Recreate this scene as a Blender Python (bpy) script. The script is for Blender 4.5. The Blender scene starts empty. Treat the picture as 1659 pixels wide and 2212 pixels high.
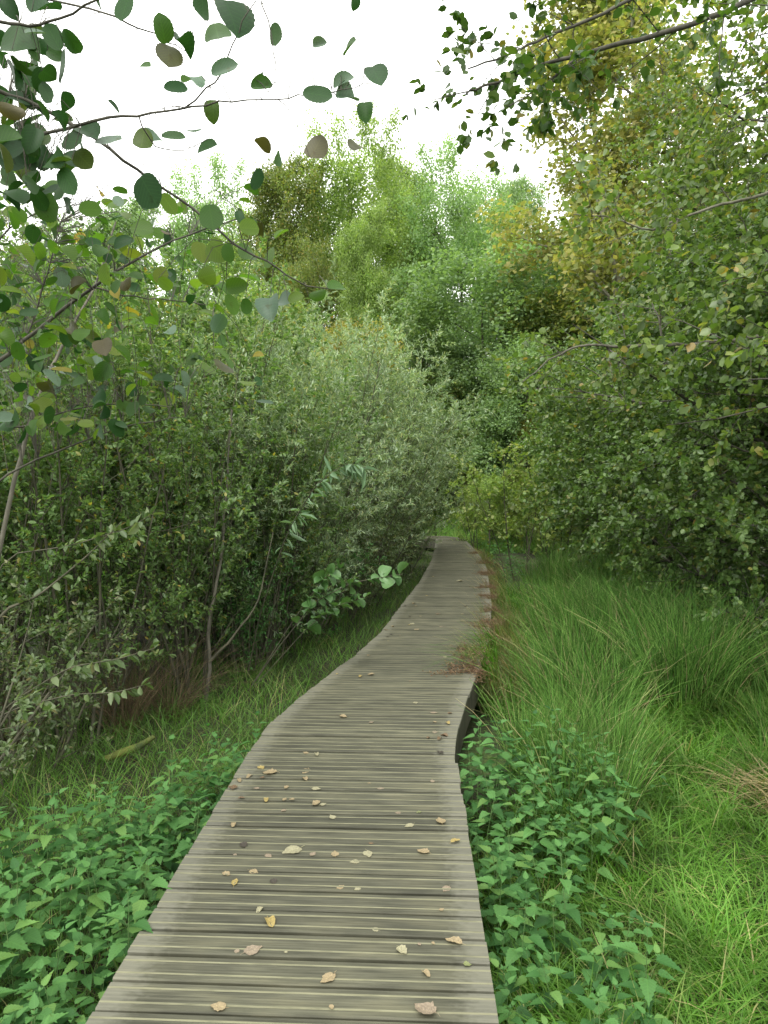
import bpy, math
import numpy as np
R = math.radians
scene = bpy.context.scene

# ------------------------------------------------------------------ camera
EYE = 1.586
PITCH = R(2.76)
cam_d = bpy.data.cameras.new('camera')
cam = bpy.data.objects.new('camera', cam_d)
scene.collection.objects.link(cam)
cam.location = (0, 0, EYE)
cam.rotation_euler = (R(90) - PITCH, 0, 0)
cam_d.sensor_fit = 'VERTICAL'
cam_d.sensor_height = 36
cam_d.lens = 25
cam_d.clip_start = 0.05
cam_d.clip_end = 600
scene.camera = cam

# ------------------------------------------------------------------ sky, sun, exposure
SUN_EL, SUN_ROT = R(58), R(200)
w = bpy.data.worlds.new('World')
scene.world = w
w.use_nodes = True
nt = w.node_tree
nt.nodes.clear()
N = nt.nodes.new
out = N('ShaderNodeOutputWorld')
bg = N('ShaderNodeBackground')
sky = N('ShaderNodeTexSky')
sky.sky_type = 'NISHITA'
sky.sun_disc = False
sky.sun_elevation = SUN_EL
sky.sun_rotation = SUN_ROT
sky.dust_density = 3
hs = N('ShaderNodeHueSaturation')
hs.inputs['Saturation'].default_value = 0.3
tc = N('ShaderNodeTexCoord')
cn = N('ShaderNodeTexNoise')
cn.inputs['Scale'].default_value = 2.2
cn.inputs['Detail'].default_value = 5
cr = N('ShaderNodeValToRGB')
cr.color_ramp.elements[0].position = 0.35
cr.color_ramp.elements[0].color = (11.6, 11.7, 11.2, 1)
cr.color_ramp.elements[1].position = 0.7
cr.color_ramp.elements[1].color = (15.5, 15.5, 14.9, 1)
mx = N('ShaderNodeMixRGB')
mx.inputs[0].default_value = 0.88
L = nt.links.new
L(sky.outputs[0], hs.inputs['Color'])
L(tc.outputs['Generated'], cn.inputs['Vector'])
L(cn.outputs[0], cr.inputs[0])
L(hs.outputs[0], mx.inputs[1])
L(cr.outputs[0], mx.inputs[2])
L(mx.outputs[0], bg.inputs[0])
bg.inputs[1].default_value = 0.12
L(bg.outputs[0], out.inputs[0])

sd = bpy.data.lights.new('sun', 'SUN')
sd.energy = 1.3
sd.angle = R(25)
sd.color = (1.0, 0.97, 0.9)
sun = bpy.data.objects.new('sun', sd)
scene.collection.objects.link(sun)
# sun stands at azimuth SUN_ROT (clockwise from +Y), behind the camera and a little to the right
sun.rotation_euler = (R(90) - SUN_EL, 0, math.pi - SUN_ROT)

vs = scene.view_settings
vs.view_transform = 'Standard'
vs.look = 'None'
vs.gamma = 1
vs.use_curve_mapping = False
vs.exposure = 1.0
cy = scene.cycles
cy.max_bounces = 5
cy.diffuse_bounces = 3
cy.glossy_bounces = 2
cy.transmission_bounces = 3
cy.caustics_reflective = False
cy.caustics_refractive = False
cy.use_denoising = True
cy.use_adaptive_sampling = True
cy.adaptive_threshold = 0.01

# ------------------------------------------------------------------ helpers
FP = 1536.0
def at(u, v, d):
    """a sight line through the 1659 x 2212 preview of the photo, followed to forward distance d"""
    cx, cyy = (u - 829.5) / FP, (1106 - v) / FP
    dy = cyy * math.sin(PITCH) + math.cos(PITCH)
    dz = cyy * math.cos(PITCH) - math.sin(PITCH)
    return np.array([cx / dy * d, d, EYE + dz / dy * d])
def onz(u, v, z=0.0):
    cyy = (1106 - v) / FP
    dy = cyy * math.sin(PITCH) + math.cos(PITCH)
    dz = cyy * math.cos(PITCH) - math.sin(PITCH)
    return at(u, v, (z - EYE) / dz * dy)

def unit(a):
    a = np.asarray(a, float)
    return a / np.maximum(np.linalg.norm(a, axis=-1, keepdims=True), 1e-9)

def smooth(a, b, x):
    t = np.clip((x - a) / (b - a), 0, 1)
    return t * t * (3 - 2 * t)

class Buf:
    def __init__(self):
        self.v, self.f, self.uv, self.n = [], [], [], 0
    def add(self, V, F, m=0, uv=None):
        V = np.asarray(V, float).reshape(-1, 3)
        F = np.asarray(F, int)
        self.v.append(V)
        self.f.append((F + self.n, m))
        self.uv.append(np.zeros((len(V), 2)) if uv is None else np.asarray(uv, float).reshape(-1, 2))
        self.n += len(V)
    def mesh(self, name, mats, flat=False):
        V = np.concatenate(self.v)
        U = np.concatenate(self.uv)
        me = bpy.data.meshes.new(name)
        me.vertices.add(len(V))
        me.vertices.foreach_set('co', V.astype(np.float32).ravel())
        loops = np.concatenate([f.ravel() for f, m in self.f]).astype(np.int32)
        sizes = np.concatenate([np.full(len(f), f.shape[1]) for f, m in self.f])
        mi = np.concatenate([np.full(len(f), m) for f, m in self.f]).astype(np.int32)
        st = np.concatenate([[0], np.cumsum(sizes)[:-1]]).astype(np.int32)
        me.loops.add(len(loops))
        me.loops.foreach_set('vertex_index', loops)
        me.polygons.add(len(sizes))
        me.polygons.foreach_set('loop_start', st)
        me.polygons.foreach_set('material_index', mi)
        me.polygons.foreach_set('use_smooth', np.full(len(sizes), not flat))
        ul = me.uv_layers.new(name='UVMap')
        ul.data.foreach_set('uv', U[loops].astype(np.float32).ravel())
        for m in (mats if isinstance(mats, (list, tuple)) else [mats]):
            me.materials.append(m)
        me.update(calc_edges=True)
        return me
    def obj(self, name, mats, parent=None, flat=False):
        return link(name, self.mesh(name, mats, flat), parent)

def link(name, data, parent=None, loc=(0, 0, 0)):
    o = bpy.data.objects.new(name, data)
    scene.collection.objects.link(o)
    o.location = loc
    if parent: o.parent = parent
    return o
def tag(o, label, cat, group=None, kind=None):
    o['label'] = label
    o['category'] = cat
    if group: o['group'] = group
    if kind: o['kind'] = kind
    return o
def struct(o, kind='structure'):
    o['kind'] = kind
    return o
def empty(name, loc=(0, 0, 0)):
    o = link(name, None, None, loc)
    o.empty_display_size = 0.1
    return o
def plant(name, parts, loc, rz=0, s=1.0, tilt=(0, 0), mats=None):
    """one plant as a thing: parts = [(name, mesh)]; mats overrides materials per part name"""
    r = empty(name, loc)
    r.rotation_euler = (tilt[0], tilt[1], rz)
    r.scale = (s, s, s) if np.isscalar(s) else s
    for pn, me in parts:
        o = link(pn, me, r)
        if mats and pn in mats:
            o.material_slots[0].link = 'OBJECT'
            o.material_slots[0].material = mats[pn]
    return r
ORD = ['', 'second ', 'third ', 'fourth ', 'fifth ', 'sixth ', 'seventh ', 'eighth ', 'ninth ', 'tenth ', 'eleventh ', 'twelfth ',
       'thirteenth ', 'fourteenth ', 'fifteenth ', 'sixteenth ', 'seventeenth ', 'eighteenth ', 'nineteenth ', 'twentieth ']

# ------------------------------------------------------------------ materials
def mat(name):
    m = bpy.data.materials.new(name)
    m.use_nodes = True
    t = m.node_tree
    return m, t, t.nodes['Principled BSDF'], t.nodes['Material Output']
def nd(t, kind, **k):
    n = t.nodes.new(kind)
    for a, b in k.items(): setattr(n, a, b)
    return n
def ramp(t, stops, interp='LINEAR'):
    n = nd(t, 'ShaderNodeValToRGB')
    e = n.color_ramp.elements
    n.color_ramp.interpolation = interp
    while len(e) < len(stops): e.new(0.5)
    for x, (p, c) in zip(e, stops):
        x.position = p
        x.color = (*c, 1)
    return n
def noise(t, scale, detail=3, src=None, vec='Object', sc=None):
    n = nd(t, 'ShaderNodeTexNoise')
    n.inputs['Scale'].default_value = scale
    n.inputs['Detail'].default_value = detail
    c = nd(t, 'ShaderNodeTexCoord')
    if sc:
        mp = nd(t, 'ShaderNodeMapping')
        mp.inputs['Scale'].default_value = sc
        t.links.new(c.outputs[vec], mp.inputs[0])
        t.links.new(mp.outputs[0], n.inputs['Vector'])
    else:
        t.links.new(c.outputs[vec], n.inputs['Vector'])
    return n

def leafmat(name, stops, rough=0.5, spec=0.4, tl=0.35, tcol=(1.5, 1.6, 0.7), patch=1.3, spread=(0.75, 1.3), vein=0.0):
    m, t, b, o = mat(name)
    g = nd(t, 'ShaderNodeNewGeometry')
    r = ramp(t, stops)
    t.links.new(g.outputs['Random Per Island'], r.inputs[0])
    n = noise(t, patch, 2)
    mr = nd(t, 'ShaderNodeMapRange')
    mr.inputs['From Min'].default_value = 0.3
    mr.inputs['From Max'].default_value = 0.7
    mr.inputs['To Min'].default_value = spread[0]
    mr.inputs['To Max'].default_value = spread[1]
    t.links.new(n.outputs[0], mr.inputs['Value'])
    h = nd(t, 'ShaderNodeHueSaturation')
    t.links.new(r.outputs[0], h.inputs['Color'])
    t.links.new(mr.outputs[0], h.inputs['Value'])
    col = h.outputs[0]
    if vein:
        # side veins in the leaf's own coordinates, and small blotches
        tc = nd(t, 'ShaderNodeTexCoord')
        sp = nd(t, 'ShaderNodeSeparateXYZ')
        t.links.new(tc.outputs['UV'], sp.inputs[0])
        ax = nd(t, 'ShaderNodeMath', operation='ABSOLUTE'); t.links.new(sp.outputs[0], ax.inputs[0])
        k1 = nd(t, 'ShaderNodeMath', operation='MULTIPLY'); k1.inputs[1].default_value = 1.1; t.links.new(ax.outputs[0], k1.inputs[0])
        k2 = nd(t, 'ShaderNodeMath', operation='SUBTRACT'); t.links.new(sp.outputs[1], k2.inputs[0]); t.links.new(k1.outputs[0], k2.inputs[1])
        k3 = nd(t, 'ShaderNodeMath', operation='MULTIPLY'); k3.inputs[1].default_value = 50; t.links.new(k2.outputs[0], k3.inputs[0])
        k4 = nd(t, 'ShaderNodeMath', operation='SINE'); t.links.new(k3.outputs[0], k4.inputs[0])
        k5 = nd(t, 'ShaderNodeMapRange'); k5.inputs['From Min'].default_value = 0.75; k5.inputs['From Max'].default_value = 1.0
        t.links.new(k4.outputs[0], k5.inputs['Value'])
        k6 = nd(t, 'ShaderNodeMapRange'); k6.inputs['From Min'].default_value = 0.03; k6.inputs['From Max'].default_value = 0.0
        t.links.new(ax.outputs[0], k6.inputs['Value'])
        k7 = nd(t, 'ShaderNodeMath', operation='MAXIMUM'); t.links.new(k5.outputs[0], k7.inputs[0]); t.links.new(k6.outputs[0], k7.inputs[1])
        k8 = nd(t, 'ShaderNodeMath', operation='MULTIPLY'); k8.inputs[1].default_value = vein; t.links.new(k7.outputs[0], k8.inputs[0])
        mxv = nd(t, 'ShaderNodeMixRGB'); mxv.blend_type = 'MULTIPLY'
        mxv.inputs[2].default_value = (1.7, 1.7, 1.4, 1)
        t.links.new(k8.outputs[0], mxv.inputs[0]); t.links.new(col, mxv.inputs[1])
        bn = noise(t, 55, 3)
        br = ramp(t, [(0.62, (1, 1, 1)), (0.72, (0.75, 0.6, 0.35))])
        t.links.new(bn.outputs[0], br.inputs[0])
        mb = nd(t, 'ShaderNodeMixRGB'); mb.blend_type = 'MULTIPLY'; mb.inputs[0].default_value = 0.8
        t.links.new(mxv.outputs[0], mb.inputs[1]); t.links.new(br.outputs[0], mb.inputs[2])
        col = mb.outputs[0]
    t.links.new(col, b.inputs['Base Color'])
    b.inputs['Roughness'].default_value = rough
    b.inputs['Specular IOR Level'].default_value = spec
    if tl:
        tr = nd(t, 'ShaderNodeBsdfTranslucent')
        mm = nd(t, 'ShaderNodeMixRGB'); mm.blend_type = 'MULTIPLY'; mm.inputs[0].default_value = 1
        mm.inputs[2].default_value = (*tcol, 1)
        t.links.new(col, mm.inputs[1]); t.links.new(mm.outputs[0], tr.inputs[0])
        ms = nd(t, 'ShaderNodeMixShader'); ms.inputs[0].default_value = tl
        t.links.new(b.outputs[0], ms.inputs[1]); t.links.new(tr.outputs[0], ms.inputs[2])
        t.links.new(ms.outputs[0], o.inputs[0])
    return m

def barkmat(name, c1, c2, scale=9, bump=0.5, sc=(1, 1, 0.25)):
    m, t, b, o = mat(name)
    n = noise(t, scale, 5, sc=sc)
    r = ramp(t, [(0.3, c1), (0.7, c2)])
    t.links.new(n.outputs[0], r.inputs[0])
    t.links.new(r.outputs[0], b.inputs['Base Color'])
    b.inputs['Roughness'].default_value = 0.85
    bp = nd(t, 'ShaderNodeBump'); bp.inputs['Strength'].default_value = bump; bp.inputs['Distance'].default_value = 0.01
    t.links.new(n.outputs[0], bp.inputs['Height']); t.links.new(bp.outputs[0], b.inputs['Normal'])
    return m

M = {}
M['sallow'] = leafmat('sallow_leaf', [(0, (.06, .125, .035)), (.45, (.1, .175, .05)), (.9, (.155, .235, .085)), (.965, (.21, .25, .06)), (.985, (.28, .24, .05)), (1, (.2, .13, .04))], rough=.42, spec=.5, tl=.42)
M['sallow_low'] = leafmat('sallow_leaf_olive', [(0, (.055, .1, .03)), (.5, (.09, .135, .048)), (.9, (.135, .175, .08)), (1, (.18, .16, .08))], rough=.45, spec=.5)
M['silver'] = leafmat('silver_willow_leaf', [(0, (.14, .22, .11)), (.5, (.24, .33, .19)), (.85, (.34, .42, .28)), (1, (.38, .4, .18))], rough=.4, spec=.6, tl=.3)
M['alder_over'] = leafmat('alder_leaf_overhead', [(0, (.03, .07, .015)), (.6, (.05, .1, .02)), (.92, (.09, .14, .03)), (1, (.17, .14, .03))], rough=.45, spec=.3, tl=.35)
M['osier'] = leafmat('osier_leaf', [(0, (.1, .18, .09)), (1, (.16, .25, .14))], rough=.45, tl=.3)
M['alder'] = leafmat('alder_leaf', [(0, (.065, .12, .028)), (.5, (.11, .17, .04)), (.88, (.155, .215, .055)), (.96, (.2, .2, .05)), (1, (.25, .17, .04))], rough=.38, spec=.5, tl=.4)
M['alder_dark'] = leafmat('alder_leaf_dark', [(0, (.07, .13, .036)), (.6, (.11, .185, .05)), (.9, (.155, .235, .075)), (1, (.2, .2, .05))], rough=.38, spec=.5, tl=.35)
M['alder_shaded'] = leafmat('alder_leaf_shaded', [(0, (.012, .042, .012)), (.55, (.02, .058, .014)), (.88, (.034, .078, .016)), (1, (.06, .08, .018))], rough=.5, spec=.2, tl=.3, vein=.45, patch=3)  # darkened for leaves hanging against the sky; shade put into the colour
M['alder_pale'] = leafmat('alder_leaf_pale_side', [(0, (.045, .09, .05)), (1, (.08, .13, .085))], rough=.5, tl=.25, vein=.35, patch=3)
M['alder_lit'] = leafmat('alder_leaf_lit', [(0, (.035, .09, .014)), (.5, (.058, .125, .018)), (.88, (.1, .16, .024)), (.96, (.13, .16, .03)), (1, (.28, .2, .035))], rough=.5, spec=.25, tl=.48, vein=.3, patch=3)  # brighter copy for the lower spray; light put into the colour
M['alder_brown'] = leafmat('alder_leaf_browning', [(0, (.06, .048, .018)), (1, (.045, .05, .016))], rough=.5, tl=.3, vein=.3, patch=9)
M['low_shoot'] = leafmat('low_shoot_leaf', [(0, (.055, .125, .038)), (1, (.095, .185, .065))], rough=.42, tl=.3, vein=.3, patch=3)
M['ash'] = leafmat('ash_leaf', [(0, (.17, .28, .12)), (.6, (.22, .34, .15)), (1, (.27, .39, .17))], rough=.5, tl=.45, patch=.5)  # far crowns paled; the distance veil is put into the leaf colour
M['maple'] = leafmat('maple_leaf', [(0, (.15, .235, .065)), (.6, (.21, .3, .09)), (1, (.28, .36, .11))], rough=.5, tl=.45, patch=.5)
M['olive'] = leafmat('olive_leaf', [(0, (.1, .15, .04)), (.6, (.15, .2, .05)), (.9, (.2, .22, .06)), (1, (.27, .22, .05))], rough=.5, tl=.4, patch=.5)
M['deep'] = leafmat('deep_leaf', [(0, (.07, .125, .035)), (.6, (.1, .17, .05)), (1, (.14, .21, .06))], rough=.5, tl=.35, patch=.6)
M['poplar'] = leafmat('poplar_leaf', [(0, (.15, .19, .06)), (.5, (.23, .25, .08)), (1, (.36, .32, .12))], rough=.45, tl=.45, patch=.5)
M['hawthorn'] = leafmat('hawthorn_leaf', [(0, (.13, .21, .09)), (.7, (.18, .28, .12)), (1, (.23, .33, .13))], rough=.5, tl=.4, patch=.5)
M['gold'] = leafmat('gold_leaf', [(0, (.15, .17, .04)), (.6, (.22, .22, .045)), (1, (.33, .25, .06))], rough=.5, tl=.45, patch=1)
M['lime'] = leafmat('lime_sapling_leaf', [(0, (.14, .22, .05)), (.6, (.2, .28, .07)), (1, (.33, .36, .13))], rough=.45, tl=.4, patch=1)
M['nettle'] = leafmat('nettle_leaf', [(0, (.03, .09, .024)), (.5, (.055, .145, .04)), (.93, (.085, .195, .055)), (1, (.12, .225, .06))], rough=.55, spec=.2, tl=.3, vein=.3, patch=2, tcol=(1.2, 1.6, .5))
M['grass'] = leafmat('grass_blade', [(0, (.06, .15, .018)), (.6, (.095, .215, .028)), (.88, (.14, .25, .045)), (.95, (.24, .28, .09)), (1, (.33, .28, .14))], rough=.55, spec=.25, tl=.35, patch=2.6, spread=(.45, 1.45), tcol=(1.2, 1.5, .4))
M['far_grass'] = leafmat('far_grass_blade', [(0, (.09, .2, .04)), (.6, (.14, .28, .06)), (1, (.24, .33, .1))], rough=.6, spec=.2, tl=.4, patch=1)
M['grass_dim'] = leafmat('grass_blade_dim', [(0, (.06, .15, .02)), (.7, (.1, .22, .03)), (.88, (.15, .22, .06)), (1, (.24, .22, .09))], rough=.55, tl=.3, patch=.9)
M['rush'] = leafmat('rush_stalk', [(0, (.05, .14, .025)), (.4, (.11, .25, .04)), (.8, (.2, .36, .08)), (.9, (.3, .33, .13)), (1, (.4, .33, .18))], rough=.6, spec=.2, tl=.2, patch=2, spread=(.55, 1.4))
M['rushdry'] = leafmat('rush_stalk_drying', [(0, (.08, .13, .04)), (.4, (.14, .18, .06)), (.7, (.25, .23, .1)), (1, (.38, .3, .16))], rough=.5, tl=.25, patch=1.2)
M['straw'] = leafmat('straw', [(0, (.11, .09, .04)), (.5, (.22, .18, .085)), (1, (.38, .33, .17))], rough=.6, tl=.25, patch=3)
M['brown_stalk'] = leafmat('brown_stalk', [(0, (.07, .05, .028)), (.6, (.14, .1, .055)), (1, (.24, .18, .1))], rough=.7, tl=.1, patch=3)
M['russet'] = leafmat('russet_frond', [(0, (.1, .06, .035)), (.6, (.17, .105, .06)), (1, (.26, .19, .11))], rough=.7, tl=.25, patch=4)
M['bark'] = barkmat('sallow_bark', (.035, .035, .02), (.1, .095, .06))
M['bark_pale'] = barkmat('grey_bark', (.12, .115, .085), (.26, .25, .19), 14)
M['bark_dark'] = barkmat('alder_bark', (.025, .024, .016), (.075, .07, .05), 22)
M['bark_grey'] = barkmat('lichen_bark', (.09, .085, .06), (.22, .21, .16), 30)
M['bark_mid'] = barkmat('alder_limb_bark', (.05, .048, .035), (.13, .12, .09), 30)
M['stem'] = barkmat('nettle_stem', (.06, .13, .03), (.1, .17, .05), 20, .1)
M['mossbark'] = barkmat('mossy_bark', (.035, .055, .012), (.15, .17, .03), 12, 1.0)

# ------------------------------------------------------------------ ground and path geometry
EDGE_L = [(2500, 15), (2212, 183), (1988, 320), (1778, 445), (1630, 535), (1565, 582), (1518, 635), (1438, 737), (1421, 762), (1368, 822), (1314, 862), (1258, 906), (1211, 932), (1184, 939), (1166, 942)]
EDGE_R = [(2500, 1115), (2212, 1078), (1863, 1022), (1698, 995), (1628, 982), (1588, 984), (1503, 1009), (1453, 1031), (1384, 1054), (1311, 1062), (1228, 1052), (1204, 1039), (1183, 1022), (1166, 1005)]
PL = np.array([onz(u, v)[:2] for v, u in EDGE_L])
PR = np.array([onz(u, v)[:2] for v, u in EDGE_R])
yl, xl = PL[:, 1], PL[:, 0]
yr, xr = PR[:, 1], PR[:, 0]
Y_END = 18.3
def XL(y): return np.interp(y, yl, xl)
def XR(y): return np.interp(y, yr, xr)

def G(x, y):
    """height of the ground"""
    x, y = np.asarray(x, float), np.asarray(y, float)
    h = -0.40 + 0.40 * smooth(17, 23, y) + 0.035 * np.maximum(y - 23, 0)
    h = h + 0.05 * np.sin(x * 1.7 + y * .6) * np.sin(y * 1.3 - x * .4) + 0.03 * np.sin(x * 4.1 + 1) * np.cos(y * 3.7)
    h = h + 0.12 * smooth(1.6, 3.2, x) * smooth(3, 6, y)
    return h

def ground_mesh():
    xs = np.concatenate([np.linspace(-300, -30, 12), np.linspace(-28, -8, 21), np.linspace(-7.8, 7.8, 105), np.linspace(8, 28, 21), np.linspace(30, 300, 12)])
    ys = np.concatenate([np.linspace(-60, -4, 8), np.linspace(-3, 20, 150), np.linspace(20.6, 60, 50), np.linspace(70, 400, 10)])
    X, Y = np.meshgrid(xs, ys)
    Z = G(X, Y)
    Z = np.where(Y > 60, G(X, 60.0), Z)
    nx, ny = len(xs), len(ys)
    i = np.arange(ny - 1)[:, None] * nx + np.arange(nx - 1)[None]
    F = np.stack([i, i + 1, i + nx + 1, i + nx], -1).reshape(-1, 4)
    b = Buf()
    b.add(np.stack([X, Y, Z], -1), F)
    m, t, bs, o = mat('damp_ground')
    n1, n2 = noise(t, 1.1, 6), noise(t, 22, 6)
    r1 = ramp(t, [(.35, (.025, .02, .012)), (.5, (.03, .045, .012)), (.65, (.05, .09, .018))])
    r2 = ramp(t, [(.3, (.5, .5, .5)), (.75, (1.5, 1.4, 1.2))])
    t.links.new(n1.outputs[0], r1.inputs[0]); t.links.new(n2.outputs[0], r2.inputs[0])
    q = nd(t, 'ShaderNodeMixRGB'); q.blend_type = 'MULTIPLY'; q.inputs[0].default_value = 1
    t.links.new(r1.outputs[0], q.inputs[1]); t.links.new(r2.outputs[0], q.inputs[2]); t.links.new(q.outputs[0], bs.inputs['Base Color'])
    bs.inputs['Roughness'].default_value = .95
    bp = nd(t, 'ShaderNodeBump'); bp.inputs['Distance'].default_value = .03
    t.links.new(n2.outputs[0], bp.inputs['Height']); t.links.new(bp.outputs[0], bs.inputs['Normal'])
    struct(b.obj('ground', m))
ground_mesh()

# ------------------------------------------------------------------ boardwalk
def deckmats():
    m, t, b, o = mat('weathered_board')
    g = nd(t, 'ShaderNodeNewGeometry')
    n1 = noise(t, 1, 6, vec='UV', sc=(5, 120, 1))     # grain along the board
    n2 = noise(t, 1, 6, vec='UV', sc=(4.5, 14, 1))      # stains
    n3 = noise(t, 1, 4, vec='UV', sc=(38, 60, 1))      # lichen flecks
    r1 = ramp(t, [(.28, (.04, .04, .03)), (.5, (.068, .067, .05)), (.72, (.098, .096, .075))])
    t.links.new(n1.outputs[0], r1.inputs[0])
    r2 = ramp(t, [(.32, (.62, .63, .58)), (.5, (.95, .96, .88)), (.68, (1.3, 1.28, 1.12))])
    t.links.new(n2.outputs[0], r2.inputs[0])
    q = nd(t, 'ShaderNodeMixRGB'); q.blend_type = 'MULTIPLY'; q.inputs[0].default_value = 1
    t.links.new(r1.outputs[0], q.inputs[1]); t.links.new(r2.outputs[0], q.inputs[2])
    r4 = ramp(t, [(0, (.8, .8, .78)), (1, (1.2, 1.19, 1.15))])
    t.links.new(g.outputs['Random Per Island'], r4.inputs[0])
    q4 = nd(t, 'ShaderNodeMixRGB'); q4.blend_type = 'MULTIPLY'; q4.inputs[0].default_value = 1
    t.links.new(q.outputs[0], q4.inputs[1]); t.links.new(r4.outputs[0], q4.inputs[2])
    # bleached, lichen-grey board ends (u runs 0..1.2 m across the walk)
    tc = nd(t, 'ShaderNodeTexCoord'); sp = nd(t, 'ShaderNodeSeparateXYZ')
    t.links.new(tc.outputs['UV'], sp.inputs[0])
    e1 = nd(t, 'ShaderNodeMath', operation='FRACT'); t.links.new(sp.outputs[0], e1.inputs[0])
    e2 = nd(t, 'ShaderNodeMath', operation='SUBTRACT'); e2.inputs[1].default_value = .5; t.links.new(e1.outputs[0], e2.inputs[0])
    e3 = nd(t, 'ShaderNodeMath', operation='ABSOLUTE'); t.links.new(e2.outputs[0], e3.inputs[0])
    e4 = nd(t, 'ShaderNodeMapRange'); e4.inputs['From Min'].default_value = .36; e4.inputs['From Max'].default_value = .5
    t.links.new(e3.outputs[0], e4.inputs['Value'])
    e5 = nd(t, 'ShaderNodeMath', operation='ADD'); t.links.new(e4.outputs[0], e5.inputs[0]); t.links.new(n3.outputs[0], e5.inputs[1])
    e6 = nd(t, 'ShaderNodeMapRange'); e6.inputs['From Min'].default_value = .72; e6.inputs['From Max'].default_value = 1.2; e6.inputs['To Max'].default_value = .28
    t.links.new(e5.outputs[0], e6.inputs['Value'])
    q5 = nd(t, 'ShaderNodeMixRGB'); q5.inputs[2].default_value = (.25, .245, .2, 1)
    t.links.new(e6.outputs[0], q5.inputs[0]); t.links.new(q4.outputs[0], q5.inputs[1])
    t.links.new(q5.outputs[0], b.inputs['Base Color'])
    b.inputs['Roughness'].default_value = .72
    b.inputs['Specular IOR Level'].default_value = .3
    bp = nd(t, 'ShaderNodeBump'); bp.inputs['Distance'].default_value = .002; bp.inputs['Strength'].default_value = .7
    t.links.new(n1.outputs[0], bp.inputs['Height']); t.links.new(bp.outputs[0], b.inputs['Normal'])
    m2, t, b, o = mat('grit_strip')
    n = noise(t, 1, 5, vec='UV', sc=(14, 60, 1))
    r = ramp(t, [(.25, (.1, .1, .06)), (.5, (.158, .155, .094)), (.75, (.2, .196, .122))])
    t.links.new(n.outputs[0], r.inputs[0]); t.links.new(r.outputs[0], b.inputs['Base Color'])
    b.inputs['Roughness'].default_value = .9
    m3 = barkmat('joist_wood', (.03, .03, .02), (.085, .08, .05), 8)
    return m, m2, m3
mb_, mg_, mj_ = deckmats()

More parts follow.
